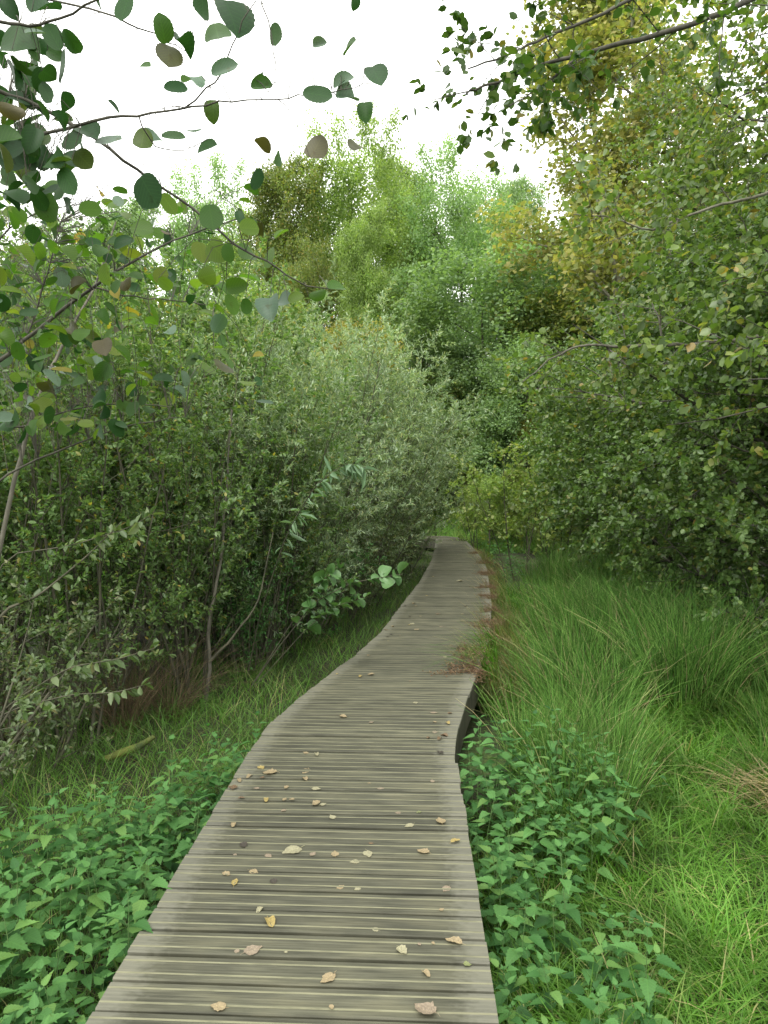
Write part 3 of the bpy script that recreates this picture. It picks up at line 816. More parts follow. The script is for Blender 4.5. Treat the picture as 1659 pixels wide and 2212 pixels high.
a1, ap1 = alder_tree(201, 8.5, 'alder', .46, .1, (5.2, 7.2), .3, 1.0, 'large alder on the right whose crown hangs over the rushes', per=22, limbs=24)
a2, ap2 = alder_tree(202, 5.0, 'alder_dark', .5, .06, (4.2, 9.2), 1.0, 1.0, 'dark low-branching alder bush on the right, down to the rushes', per=20, limbs=24)
for (pp, x, y, rz, s, lab) in [(ap2, 4.0, 7.0, 5.2, .8, 'low alder bush drooping over the rushes at the right edge'),
                               (ap2, 4.3, 10.8, .4, .9, 'alder bush in the middle of the right leafy wall'),
                               (ap2, 5.2, 7.3, 2.1, .95, 'dark alder bush at the right edge under the large alder'),
                               (ap2, 4.9, 12.7, 3.0, .9, 'alder bush behind the rushes, farther down the right side'),
                               (ap1, 6.9, 11.5, 2.2, 1.05, 'tall alder behind the large alder on the right'),
                               (ap1, 5.4, 4.6, 4.0, 1.0, 'alder overhead at the top right corner'),
                               (ap2, 5.2, 15.8, 4.6, .9, 'farthest alder bush on the right side')]:
    tag(plant('alder_tree', pp, (x, y, float(G(x, y))), rz, s), lab, 'tree', 'alders overhanging from the right')

# long bare limbs of the alder seen against leaves and sky
def limb(name, chains, mt, lab, cat, per, size, mk, base, seed=1, sub=26, kind='round', sublen=.5):
    rng = np.random.default_rng(seed)
    bw, bl = Buf(), Buf()
    root = empty(name, tuple(base)); off = -np.array(base)
    tw = []
    for pts, r0, r1 in chains:
        P = np.array(pts) + off
        # smooth it a little
        t = np.linspace(0, len(P) - 1, len(P) * 4)
        Q = np.stack([np.interp(t, np.arange(len(P)), P[:, k]) for k in range(3)], 1)
        Q[1:-1] = (Q[:-2] + 2 * Q[1:-1] + Q[2:]) / 4
        Q += rng.normal(0, r0 * .25, Q.shape)
        tube(bw, Q, np.linspace(r0, r1, len(Q)), 7)
        out = [[], []]
        C = [dict(seg=5, wig=.12, up=0, kids=5, ang=45, len=sublen * .45, short=.3, rr=.5, **{'from': .2}), dict(seg=2, wig=.1, up=-.02)]
        for j in range(sub):
            f = rng.uniform(.1, 1) * (len(Q) - 2); i = int(f)
            d = unit(Q[i + 1] - Q[i]); s_ = perp(rng, d)
            grow(rng, Q[i], d * .6 + s_ * .8, sublen * rng.uniform(.5, 1.1), r1 * .9, 0, C, out)
        wood(bw, out, (4, 3))
        leaves_on(rng, bl, out[1], per, kind, size, .25, 55, flat=.6)
    bw.obj('branch', mt, root); bl.obj('foliage', M[mk], root)
    return tag(root, lab, cat)
D1, D2 = 4.0, 5.2
trunkA = np.array([3.9, 4.2, 5.2])
limb('alder_branch', [([trunkA, at(1640, -10, 4.1), at(1500, 55, D1), at(1330, 98, D1), at(1180, 138, D1), at(1060, 178, D1), at(1005, 205, D1)],   .02, .005),
                      ([trunkA + [0, .1, .1], at(1420, -30, D1 + .3), at(1330, 18, D1 + .2), at(1180, 80, D1 + .1), at(1100, 118, D1), at(1010, 150, D1)], .014, .004),
                      ([at(1250, 120, D1), at(1190, 175, 3.9), at(1100, 230, 3.8)], .008, .003)], M['bark_dark'],
     'dark arching alder branch crossing the white sky at top right', 'branch', 5, .052, 'alder_over', trunkA, 3, sub=10, sublen=.42)
trunkB = np.array([3.9, 5.6, 2.9])
limb('alder_branch', [([trunkB, at(1640, 730, D2), at(1500, 742, D2), at(1420, 746, D2), at(1330, 748, D2), at(1250, 745, D2 - .1), at(1190, 775, D2 - .1), at(1130, 825, D2 - .2)], .018, .004),
                      ([at(1310, 750, D2), at(1335, 770, D2), at(1368, 805, D2)], .009, .004),
                      ([at(1430, 745, D2), at(1425, 690, D2), at(1400, 640, D2 + .1)], .008, .004)], M['bark_mid'],
     'grey crooked alder limb reaching left in front of the right crown', 'branch', 4, .05, 'alder', trunkB, 4, sub=8, sublen=.35)
trunkC = np.array([4.0, 6.0, 4.4])
limb('alder_branch', [([trunkC, at(1659, 420, 5.4), at(1560, 440, 5.4), at(1450, 480, 5.4), at(1400, 500, 5.3), at(1330, 470, 5.3), at(1240, 462, 5.2)], .014, .004)], M['bark_grey'],
     'thin alder branch drooping left below the pale trunks', 'branch', 7, .055, 'alder', trunkC, 5, sub=16, sublen=.5)

# ---------------- yellow-green saplings beyond the rushes
YV = [sallow_variant(301, 2.6, 4, 8, 6, 'round', .075, lean=.2, low=.15, mat_=M['lime'], scale_r=.8)]
for (u, d, vt, lab) in [(1125, 13.0, 960, 'pale yellow-green sapling standing beyond the rushes'), (1195, 14.5, 930, 'yellowing sapling right of the pale one beyond the rushes'),
                        (1030, 17.5, 1000, 'pale leafy sapling by the far end of the path'), (1160, 16.5, 985, 'brownish-yellow sapling behind the rushes near the far bushes')]:
    p = at(u, 1032, d); g = float(G(p[0], d)); s = (at(u, vt, d)[2] - g) / 2.7
    tag(plant('sapling', YV[0], (p[0], d, g), u, s), lab, 'sapling', 'saplings beyond the rushes')

for i, (u, d, vt, mk, lab) in enumerate([(1010, 20.5, 1050, 'lime', 'low pale bush just right of where the boardwalk ends'), (1060, 18.0, 1030, 'maple', 'low yellow-green bush beyond the far rushes, left of the saplings'),
        (1125, 18.5, 1015, 'olive', 'low olive bush behind the pale sapling'), (1190, 17.5, 1000, 'lime', 'low light green bush between the saplings and the alders'), (965, 23.5, 1040, 'deep', 'low dark bush closing the view at the path end'),
        (905, 22.5, 1040, 'olive', 'low olive bush hidden behind the willow at the path end'), (1085, 21.5, 1020, 'hawthorn', 'low grey-green bush behind the yellow-green one')]):
    p = at(u, 1032, d); g = float(G(p[0], d)); hv, parts = BV[i % 2]
    s = (at(u, vt, d)[2] - g) / hv
    tag(plant('low_bush', parts, (p[0], d, g), u, (s * 1.5, s * 1.5, s), mats={'crown': M[mk]}), lab, 'bush', 'low bushes at the path end')

# ------------------------------------------------------------------ grass, rushes, straw
def blades(b, P, H, lean, width, rng, bend=.5, ldir=None, rows=5):
    n = len(P)
    az = rng.uniform(0, 6.28, n)
    dr = np.stack([np.cos(az), np.sin(az), np.zeros(n)], 1)
    if ldir is not None: dr = unit(dr + np.asarray(ldir))
    lean = lean * rng.uniform(.2, 1.6, n); bend = bend * rng.uniform(.2, 1.6, n)
    f = np.linspace(0, 1, rows)
    horiz = (lean[:, None] * f + bend[:, None] * f ** 2.2) * H[:, None]
    vert = (f[None] - .45 * (bend[:, None] ** 1.5) * f ** 3) * H[:, None]
    C = P[:, None] + dr[:, None] * horiz[..., None] + np.array([0, 0, 1])[None, None] * vert[..., None]
    az2 = az + rng.normal(1.57, .7, n)
    sd_ = np.stack([np.cos(az2), np.sin(az2), np.zeros(n)], 1)
    wf = width * rng.uniform(.6, 1.3, n)
    prof = np.interp(f, [0, .3, .7, 1], [.7, 1, .7, .06])
    Lh = C - sd_[:, None] * (wf[:, None] * prof)[..., None] / 2
    Rh = C + sd_[:, None] * (wf[:, None] * prof)[..., None] / 2
    V = np.stack([Lh, Rh], 2).reshape(-1, 3)
    base = (np.arange(n) * rows * 2)[:, None]
    k = (np.arange(rows - 1) * 2)[None]
    F = np.stack([base + k, base + k + 1, base + k + 3, base + k + 2], -1).reshape(-1, 4)
    b.add(V, F)

def scatter(rng, n, x0, x1, y0, y1, keep, dens_y=True):
    # denser near the camera
    if dens_y:
        y = y0 * (y1 / y0) ** rng.uniform(0, 1, n)
    else:
        y = rng.uniform(y0, y1, n)
    x = rng.uniform(0, 1, n) * (x1 - x0) + x0
    m = keep(x, y)
    x, y = x[m], y[m]
    return np.stack([x, y, G(x, y) - .01], 1)
def infr(x, y, m=.6): return np.abs(x) < .56 * y + m

rg = np.random.default_rng(9)
b = Buf()
P = scatter(rg, 105000, .2, 6.5, 1.1, 12, lambda x, y: (x > XR(y) + .02 + .42 * smooth(3.7, 4.1, y) * (1 - smooth(5.6, 5.9, y))) & infr(x, y))
# tufty height
tuft = .5 + .5 * np.sin(P[:, 0] * 5.3 + 1.3 * np.sin(P[:, 1] * 3.1)) * np.sin(P[:, 1] * 4.7 + P[:, 0])
H = (.13 + .17 * tuft + .1 * smooth(3, 6, P[:, 1])) * rg.uniform(.6, 1.3, len(P))
blades(b, P, H, .4, .0066 + .005 * smooth(3.2, 7, P[:, 1]), rg, .85, ldir=(-.25, -.15, 0))
struct(b.obj('grass', M['grass']), 'stuff')
gg = scene.objects['grass']; gg['label'] = 'lush bright green grass right of the boardwalk'; gg['category'] = 'grass'

b = Buf()
P = scatter(rg, 60000, -6, 1.5, 1.2, 17, lambda x, y: (x < XL(y) - .02) & infr(x, y) & (x > -1.0 - .35 * y * (y < 6) - 1.6 * (y >= 6) * 1.0))
H = (.1 + .14 * rg.uniform(0, 1, len(P)) + .05 * smooth(3, 5, P[:, 1])) * 1.15
blades(b, P, H, .35, .005, rg, .7, ldir=(.1, -.15, 0))
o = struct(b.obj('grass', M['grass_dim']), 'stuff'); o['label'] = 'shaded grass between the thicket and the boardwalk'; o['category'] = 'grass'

b = Buf()
P = scatter(rg, 60000, -9, 9, 17.5, 27, lambda x, y: infr(x, y, 2) & ~((y < 19.3) & (x > XL(18) - 1.6) & (x < XR(18) + .05)), False)
H = .18 + .22 * rg.uniform(0, 1, len(P))
blades(b, P, H, .35, .012, rg, .6, rows=4)
o = struct(b.obj('grass', M['far_grass']), 'stuff'); o['label'] = 'bright grass at the far bend of the path'; o['category'] = 'grass'

b = Buf()   # meadow seen through the thicket
P = scatter(rg, 70000, -22, 0, 10, 26, lambda x, y: infr(x, y, 2) & (x < XL(y) - 3.0) , False)
H = .3 + .35 * rg.uniform(0, 1, len(P))
blades(b, P, H, .3, .02, rg, .5, rows=4)
o = struct(b.obj('meadow', M['grass']), 'stuff'); o['label'] = 'sunlit meadow grass glimpsed through the thicket'; o['category'] = 'grass'

def rush_variant(seed, n, h, rad, wd, mt, lean=.35, bend=.35):
    rng = np.random.default_rng(seed)
    a = rng.uniform(0, 6.28, n); r_ = rad * np.sqrt(rng.uniform(0, 1, n))
    P = np.stack([np.cos(a) * r_, np.sin(a) * r_, np.full(n, -.03)], 1)
    b = Buf()
    H = h * rng.uniform(.45, 1.1, n)
    # lean outward
    az = a + rng.normal(0, .7, n)
    rows = 6; f = np.linspace(0, 1, rows)
    ln = lean * rng.uniform(.0, 1.2, n) ** 1.3; bd = bend * rng.uniform(0, 1.6, n) ** 1.6
    dr = np.stack([np.cos(az), np.sin(az), 0 * az], 1)
    C = P[:, None] + dr[:, None] * ((ln[:, None] * f + bd[:, None] * f ** 2.4) * H[:, None])[..., None] + np.array([0, 0, 1]) * ((f - .3 * bd[:, None] * f ** 3) * H[:, None])[..., None]
    tubes_many(b, C, wd * rng.uniform(.7, 1.3, n), wd * .25, 3)
    return b.mesh('rush_tuft', mt)
RV = [rush_variant(1, 190, .75, .17, .0044, M['rush'], .3, .2), rush_variant(2, 170, .65, .2, .0044, M['rush'], .4, .3), rush_variant(3, 200, .85, .18, .0044, M['rush'], .28, .25)]
DV = [rush_variant(4, 240, .55, .16, .002, M['rushdry'], .6, .6)]
BRV = [rush_variant(5, 200, 1.0, .12, .003, M['brown_stalk'], .45, .3), rush_variant(6, 160, .8, .12, .0028, M['brown_stalk'], .8, .5)]
rr_ = np.random.default_rng(31)
spots = []
for i in range(75):
    y = 4.1 * (13.5 / 4.1) ** ((i + .5) / 75)
    x = XR(y) + .25 + rr_.uniform(0, 1) ** 1.0 * (min(.56 * y + .3, 4.4) - XR(y))
    if (x - XR(y) > 1.9 and y < 8.5 and i % 5 < 3) or (y < 5.2 and x > 1.75) or (y < 5.75 and x < XR(y) + .6): continue
    spots.append((x, y))
for (x, y) in [(1.02, 3.9), (1.1, 4.25), (.95, 4.6), (1.3, 4.0), (1.5, 4.5), (2.5, 4.6), (2.8, 5.0)]: spots.append((x, y))
for i in range(22): spots.append((rr_.uniform(1.25, 2.9), rr_.uniform(5.6, 8.5)))
cnt = {}
for (x, y) in sorted(spots, key=lambda q: q[1]):
    v = rr_.integers(0, 3)
    dry = (x - XR(y) < .7) and y > 5.0
    o = link('rush_tuft', DV[0] if dry else RV[v], None, (x, y, float(G(x, y))))
    o.rotation_euler = (rr_.normal(0, .05), rr_.normal(-.05, .05), rr_.uniform(0, 6.28))
    s = rr_.uniform(.75, 1.1) * (1.15 if 5.5 < y < 9 else .95 if y > 5 else .75); o.scale = (s, s, s)
    if dry: o.scale = (s, s, s * .8)
    k = 'drying yellowish rush tuft leaning by the right edge of the boardwalk' if dry else ('green rush tuft close behind the right nettle bed' if y < 5 else 'green rush tuft in the bank below the alders' if x - XR(y) > 1.6 else 'tall green rush tuft in the upright clump beside the boardwalk corner' if 5.5 < y < 8.6 and x > 1.2 else 'green rush tuft in the middle of the right bank')
    if 7.4 < y <= 9.5: k = k.replace('in the bank below the alders', 'below the alders, a step farther back')
    if y < 7.4: k = k.replace('in the bank below the alders', 'right of the upright clump, below the alders') if x > 3.1 else k
    if y > 9.5: k = k.replace('in the bank below the alders', 'far back under the alders').replace('in the middle of the right bank', 'in the far part of the right bank')
    cnt[k] = cnt.get(k, 0) + 1; c = cnt[k]
    tag(o, k + (f', {ORD[min(c,20)-1]}nearest'), 'rush', 'rush tufts right of the boardwalk' if not dry else 'drying rush tufts by the boardwalk')

# dead brown stalk clumps under the left thicket
for i, (x, y, s, v, lab) in enumerate([(-2.05, 5.5, .85, 0, 'brown dead rush clump fanning out at the foot of the thicket'), (-2.75, 5.2, .8, 1, 'brown dead stalks left of the fanned clump'),
                                  (-1.75, 5.75, .8, 1, 'brown dead stalks right of the fanned clump'), (-3.1, 5.9, .9, 0, 'brown dead clump near the left edge under the sallows')]):
    o = link('dead_rush_clump', BRV[v], None, (x, y, float(G(x, y)))); o.rotation_euler.z = i * 2; o.scale = (s, s, s)
    tag(o, lab, 'dead plant', 'dead brown clumps under the thicket')

# dry straw heap at the right edge
b = Buf(); P = np.stack([rg.normal(2.3, .13, 260), rg.normal(4.1, .12, 260), np.zeros(260)], 1); P[:, 2] = G(P[:, 0], P[:, 1]) + rg.uniform(.0, .12, 260)
blades(b, P, rg.uniform(.1, .2, 260), 1.3, .008, rg, .8, ldir=(-.5, -.4, 0))
tag(b.obj('straw_clump', M['straw']), 'pale straw-coloured clump of dead grass at the right edge', 'dead grass')

# russet dead weeds lying on the right edge of the walk
def frond(seed, n=40, L_=.3):
    rng = np.random.default_rng(seed); b = Buf()
    C = [dict(seg=5, wig=.2, up=-.05, kids=8, ang=50, len=.09, short=.3, rr=.6, **{'from': .15}), dict(seg=3, wig=.2, up=-.03)]
    out = [[], []]
    for i in range(n):
        a = rng.uniform(-1.3, 1.3) + math.pi
        grow(rng, (rng.uniform(-.02, .2), rng.uniform(-.18, .18), rng.uniform(-.03, .03)), (math.cos(a), math.sin(a) * .8, rng.uniform(-.02, .45)), L_ * rng.uniform(.4, 1.1), .0016, 0, C, out)
    for q in out:
        for l in q: l[0][:, 2] = np.maximum(l[0][:, 2], .004 + rng.uniform(0, .012))
    wood(b, out, (3, 3))
    leaves_on(rng, b, out[1], 3, 'oval', .016, .1, 50)
    return b.mesh('dead_weed', M['russet'])
FV = [frond(1, 26, .24), frond(2, 34, .3)]
for i, (u, v, s) in enumerate([(990, 1446, 1.2), (1000, 1412, .9), (1035, 1375, .8), (1045, 1350, .9), (1050, 1318, .8), (1045, 1290, .7), (1052, 1268, .9), (1047, 1240, .9), (1042, 1216, .9), (1032, 1195, .8)]):
    p = onz(u, v); p[0] = XR(p[1]) - (.1 if i < 2 else .02)
    o = link('dead_weed', FV[i % 2], None, tuple(p)); o.rotation_euler.z = (i % 3 - 1) * .3; o.scale = (s,) * 3
    tag(o, f'russet dead weed lying over the right edge of the boardwalk, {ORD[i]}nearest' if i else 'russet dead weed on the planks at the jutting right corner', 'dead weed', 'russet weeds along the right edge')

# grass leaning over the corner of the walk
b = Buf()
n = 2600
yy = np.concatenate([rg.uniform(5.9, 9.0, n), rg.uniform(9, 16, 1500)]); xx = XR(yy) + np.abs(rg.normal(.1, .14, len(yy))) + .02
P = np.stack([xx, yy, G(xx, yy)], 1)
blades(b, P, rg.uniform(.35, .62, len(yy)), .3, .007, rg, .7, ldir=(-1.0, -.5, 0))
o = struct(b.obj('overhanging_grass', M['rushdry']), 'stuff'); o['label'] = 'dry yellowish grass leaning over the right edge of the boardwalk'; o['category'] = 'grass'

b = Buf()
yy = rg.uniform(5.95, 7.0, 420); xx = XR(yy) + rg.uniform(.0, .14, 420)
P = np.stack([xx, yy, np.full(420, -.14) + rg.uniform(-.1, .08, 420)], 1)
blades(b, P, rg.uniform(.22, .45, 420), .55, .006, rg, .9, ldir=(-1.1, -.9, 0))
o = struct(b.obj('lying_grass', M['grass']), 'stuff'); o['label'] = 'green grass flopping over the planks just behind the jutting right corner'; o['category'] = 'grass'

# ------------------------------------------------------------------ nettles
def nettle_variant(seed, h):
    rng = np.random.default_rng(seed)
    b, bs = Buf(), Buf()
    n = 7
    pts = [np.array([0, 0, -.04])]; d = np.array([rng.normal(0, .08), rng.normal(0, .08), 1.0])
    for i in range(n):
        d = unit(d + rng.normal(0, .04, 3)); pts.append(pts[-1] + d * (h + .04) / n)
    pts = np.array(pts)
    tube(bs, pts, np.linspace(.0028, .0012, len(pts)), 5)
    nodes = int(h / .078)
    az = rng.uniform(0, 3.14)
    P, D, Nn, S = [], [], [], []
    for k in range(nodes):
        f = .22 + .78 * (k + 1) / nodes
        x = f * n; i = min(int(x), n - 1); q = x - i
        c = pts[i] * (1 - q) + pts[i + 1] * q
        az += 1.57 + rng.normal(0, .15)
        g = (1 - f)
        size = (.044 + .058 * min(1, g * 4 + .15)) * rng.uniform(.85, 1.15)
        tilt = .55 * math.exp(-g * 12) + .1 - .25 * g
        for s in (0, 1):
            a = az + s * math.pi + rng.normal(0, .12)
            o = np.array([math.cos(a), math.sin(a), 0])
            t = tilt + rng.normal(0, .09)
            pet = size * .32
            p2 = c + o * pet + np.array([0, 0, pet * .5])
            tube(bs, [c, p2], [.0009, .0007], 3)
            P.append(p2); D.append(unit(o + np.array([0, 0, t]))); Nn.append(np.array([0, 0, 1]) - o * t * .5 + rng.normal(0, .1, 3)); S.append(size)
    for s in range(4):
        a = az + .8 + s * 1.57; o = np.array([math.cos(a), math.sin(a), 1.2])
        P.append(pts[-1]); D.append(unit(o)); Nn.append(np.array([0, 0, 1.0]) - o * .4); S.append(.022)
    put_leaves(b, 'nettle', P, D, Nn, S, curl=rng.uniform(0, .3, len(P)))
    return [('stem', bs.mesh('stem', M['stem'])), ('leaves', b.mesh('leaves', M['nettle']))]
NV = [nettle_variant(400 + i, h) for i, h in enumerate([.34, .4, .46, .52, .58, .38, .48, .55])]
nr = np.random.default_rng(55)
NROW = {}
def nlabel(x, y, s, bed, edge, y0, y1):
    w_ = abs(x - edge) / .9
    row = 'inner edge' if w_ < .25 else 'middle' if w_ < .55 else 'outer edge'
    f = (y - y0) / (y1 - y0)
    part = ['near end', 'near half', 'halfway along', 'far half', 'far end'][int(min(.999, max(0, f)) * 5)]
    hh = 'short' if s < .74 else 'tall' if s > .84 else 'middling'
    k = f'{hh} nettle, {row} of {bed}, {part}'
    NROW[k] = NROW.get(k, 0) + 1
    return k + (f', {ORD[NROW[k]-1]}nearest there' if NROW[k] > 1 else '')
def nettle(x, y, s, lab, group):
    v = nr.integers(0, 8)
    r = plant('nettle', NV[v], (x, y, float(G(x, y))), nr.uniform(0, 6.28), s, (nr.normal(0, .1), nr.normal(0, .1)))
    tag(r, lab, 'nettle', group)
# left bed
pts = []
def poisson(n, fn, dmin, out):
    tries = 0
    while len(out) < n and tries < 12000:
        tries += 1
        p = fn()
        if p is None: continue
        if all((p[0] - q[0]) ** 2 + (p[1] - q[1]) ** 2 > dmin ** 2 for q in out): out.append(p)
    return out
def fl():
    y = nr.uniform(1.55, 4.9); wv = 1.0 if y < 3.2 else 1.0 - (y - 3.2) * .25
    x = XL(y) - .06 - nr.uniform(0, 1) ** 1.2 * wv
    if 1032 + 1.5 / y * FP < 1570 + (480 - 829.5 - x / y * FP) * .36: return None
    return (float(x), y)
lp = poisson(205, fl, .08, [])
for (x, y) in sorted(lp, key=lambda q: q[1]):
    s_ = nr.uniform(.6, 1.05) * (.95 if y > 2.4 else .9)
    nettle(x, y, s_, nlabel(x, y, s_, 'the left bed', XL(y), 1.55, 4.9), 'nettles left of the boardwalk')
# right bed, upper clump: photo (990-1340, 1550-1800)
def fr():
    y = nr.uniform(2.75, 4.3)
    x = XR(y) + .06 + nr.uniform(0, 1) * (.28 + .55 * smooth(2.8, 3.7, y))
    return (float(x), y)
rp = poisson(75, fr, .092, [])
for (x, y) in sorted(rp, key=lambda q: q[1]):
    s_ = nr.uniform(.65, .92)
    nettle(x, y, s_, nlabel(x, y, s_, 'the upper right bed', XR(y), 2.75, 4.3), 'nettles in the upper right bed')
def fr2():
    y = nr.uniform(2.0, 2.75)
    u = 1040 + (y - 2.0) / .75 * 60
    x = XR(y) + .05 + nr.uniform(0, 1) * .5 * (1.1 - abs(y - 2.3))
    return (float(x), y)
rp2 = poisson(30, fr2, .1, [])
for (x, y) in sorted(rp2, key=lambda q: q[1]):
    s_ = nr.uniform(.6, .88)
    nettle(x, y, s_, nlabel(x, y, s_, 'the lower right bed', XR(y), 2.0, 2.75), 'nettles in the lower right bed')
for (x, y, s, lab) in [(.62, 1.72, .62, 'nettle at the bottom edge of the photo, right of the boardwalk'), (.82, 1.78, .6, 'nettle between the bottom edge and the near bed'), (1.02, 1.85, .55, 'nettle standing in grass near the bottom right corner'),
                       (.5, 1.55, .6, 'nettle tip at the bottom beside the right boardwalk edge'), (1.15, 1.65, .5, 'nettle at the bottom right corner'), (1.5, 4.15, .8, 'lone nettle in the grass right of the upper bed'), (1.65, 4.05, .75, 'pale nettle beside the lone one right of the upper bed'),
                       (.9, 2.0, .65, 'nettle at the lower right tip of the near bed'), (2.2, 6.3, .9, 'tall nettle standing alone in the grass below the alders')]:
    nettle(x, y, s, lab, 'scattered nettles')

for i in range(26):
    y = 12.5 + i * .22; x = XR(y) + .15 + nr.uniform(0, .7)
    nettle(x, y, nr.uniform(.8, 1.1), f'small nettle far along the right boardwalk edge, {ORD[i % 13]}' + ('nearest' if i < 13 else 'from the far end'), 'far nettles')
# ------------------------------------------------------------------ near alder branches, upper left (1.2-2.8 m away)
def near_alder():
    rng = np.random.default_rng(88)
    TB = np.array([-2.35, 1.7, 0.0])       # trunk left of the frame
    g0 = float(G(TB[0], TB[1]))
    root = empty('young_alder', (TB[0], TB[1], g0)); off = -np.array([TB[0], TB[1], g0])
    bw = Buf()
    tk = [np.array([TB[0], TB[1], g0 - .1]), TB + [.03, .02, 1.0], TB + [0, .03, 2.0], TB + [.06, 0, 3.0], TB + [.02, .05, 4.0]]
    tube(bw, np.array(tk) + off, [.06, .05, .042, .03, .015], 10)
    bw.obj('trunk', M['bark_grey'], root)
    br = Buf()
    T = [  # (chain of (u, v), depth, radius start, end, start on trunk height)
        ([(0, 305), (100, 290), (200, 262), (300, 250), (400, 232), (490, 218), (600, 215)], 1.45, .0045, .0012, 2.4),
        ([(150, 0), (250, 40), (330, 75), (400, 110)], 1.5, .003, .001, 2.9),
        ([(-60, 170), (0, 200), (110, 240), (235, 320), (320, 385), (420, 450), (520, 540), (590, 570), (660, 620), (740, 625)], 1.7, .006, .0012, 2.6),
        ([(-60, 830), (0, 775), (110, 690), (200, 620), (290, 560), (400, 510), (520, 470)], 2.2, .009, .0018, 1.7),
        ([(200, 620), (280, 640), (380, 650), (470, 660)], 2.25, .003, .0012, None),
        ([(-60, 620), (0, 510), (80, 455), (180, 440)], 2.1, .004, .0015, 2.1),
        ([(-60, 30), (40, 60), (110, 50), (200, 10), (280, -40)], 1.3, .004, .0015, 3.1),
        ([(-60, 900), (40, 930), (130, 890), (250, 870), (370, 880)], 2.3, .005, .0015, 1.5),
        ([(60, 720), (85, 650), (110, 560), (130, 480)], 2.2, .003, .0012, None),
        ([(-60, 1080), (40, 1010), (160, 960), (290, 915), (400, 900)], 2.6, .006, .0015, 1.2),
        ([(400, 232), (480, 160), (520, 60), (560, -20)], 1.5, .002, .001, None),
        ([(600, 215), (680, 205), (740, 195), (800, 180)], 1.45, .0014, .0008, None),
        ([(560, -20), (590, 90), (600, 150), (580, 200)], 1.5, .0014, .0008, None),
        ([(300, 250), (330, 320), (400, 330), (450, 300)], 1.45, .0016, .0008, None),
    ]
    chains = []
    for ch, d, r0, r1, hz in T:
        P = [at(u, v, d + .05 * math.sin(u * .02)) for u, v in ch]
        if hz is not None: P = [TB + [0, 0, hz]] + P
        P = np.array(P) + off
        t = np.linspace(0, len(P) - 1, len(P) * 3)
        Q = np.stack([np.interp(t, np.arange(len(P)), P[:, k]) for k in range(3)], 1)
        Q[1:-1] = (Q[:-2] + 2 * Q[1:-1] + Q[2:]) / 4
        Q[1:-1] += rng.normal(0, .002, (len(Q) - 2, 3))
        tube(br, Q, np.linspace(r0, r1, len(Q)), 5)
        chains.append(Q)
    allp = np.concatenate(chains)
    # leaves drawn from the photo: u, v, length px, tip direction deg (0 right, 90 up), tone (0 green, 1 pale, 2 browning), depth
    A = [(75, 185, 160, -95, 0), (160, 140, 110, 5, 1), (205, 30, 150, 20, 0), (45, 35, 150, -60, 0), (320, 190, 160, -55, 0), (245, 240, 90, -30, 0), (430, 15, 85, -85, 0), (535, 45, 135, -110, 0), (700, 110, 160, 100, 0),
         (730, 250, 105, -90, 2), (800, 200, 95, -35, 0), (875, 40, 140, -90, 0), (1010, 85, 185, -65, 0), (940, 150, 100, -75, 0), (1190, 160, 125, -85, 0), (1385, 185, 70, 20, 1), (1515, 195, 95, 60, 0),
         (1530, 15, 90, -90, 0), (630, 285, 55, 10, 0), (980, 290, 145, 25, 1), (840, 340, 90, -20, 1), (770, 380, 125, 0, 0), (1140, 365, 115, 12, 0), (1125, 330, 60, 90, 0), (1490, 345, 115, 35, 1), (1630, 330, 95, -60, 0),
         (1385, 410, 155, -8, 0), (1510, 415, 115, 5, 1), (1580, 490, 95, -90, 0), (920, 490, 115, -90, 0), (500, 470, 95, -45, 0), (90, 355, 95, -90, 0), (215, 325, 75, -30, 0), (205, 410, 115, -60, 0),
         (285, 450, 115, -75, 0), (265, 530, 125, -45, 0), (60, 480, 160, -20, 2), (170, 565, 95, 10, 0), (70, 640, 175, -40, 0), (30, 600, 150, 30, 0), (195, 680, 105, -45, 0), (350, 690, 155, -10, 0), (320, 610, 95, 0, 0), (480, 605, 135, 5, 1),
         (385, 570, 90, -20, 0), (615, 610, 115, -100, 0), (665, 600, 120, 10, 1), (760, 590, 125, 0, 0), (850, 560, 95, 5, 0), (900, 635, 105, 30, 0), (1140, 630, 95, -45, 2), (1205, 690, 75, -80, 1), (1115, 765, 115, 65, 0), (1370, 630, 120, 60, 2),
         (1540, 630, 90, -40, 2), (40, 770, 115, -60, 1), (60, 850, 120, -15, 0), (210, 890, 135, 0, 0), (400, 905, 120, 0, 0), (650, 840, 175, -62, 0), (735, 890, 130, -55, 0), (915, 950, 135, -80, 0), (1085, 985, 105, 0, 0), (1130, 1000, 80, -90, 2),
         (1220, 1005, 85, 40, 0), (945, 1090, 115, -48, 0), (990, 1100, 100, -80, 0), (1075, 1100, 115, -60, 0), (1170, 1110, 65, 30, 0), (870, 1100, 110, -80, 0), (905, 1190, 100, 15, 0), (1030, 1235, 105, 10, 0), (1005, 1325, 115, -60, 0),
         (1065, 1330, 85, -85, 0), (1165, 1335, 95, -90, 1), (1285, 1285, 85, 25, 0), (1380, 1270, 95, 10, 0), (1460, 1240, 90, 5, 0), (1230, 1300, 60, 10, 1), (720, 1230, 90, -40, 0), (540, 1220, 80, 20, 2), (340, 1230, 90, 60, 2)]
    bufs = [Buf(), Buf(), Buf()]
    Ps, Ds, Ns, Ss, Ts = [], [], [], [], []
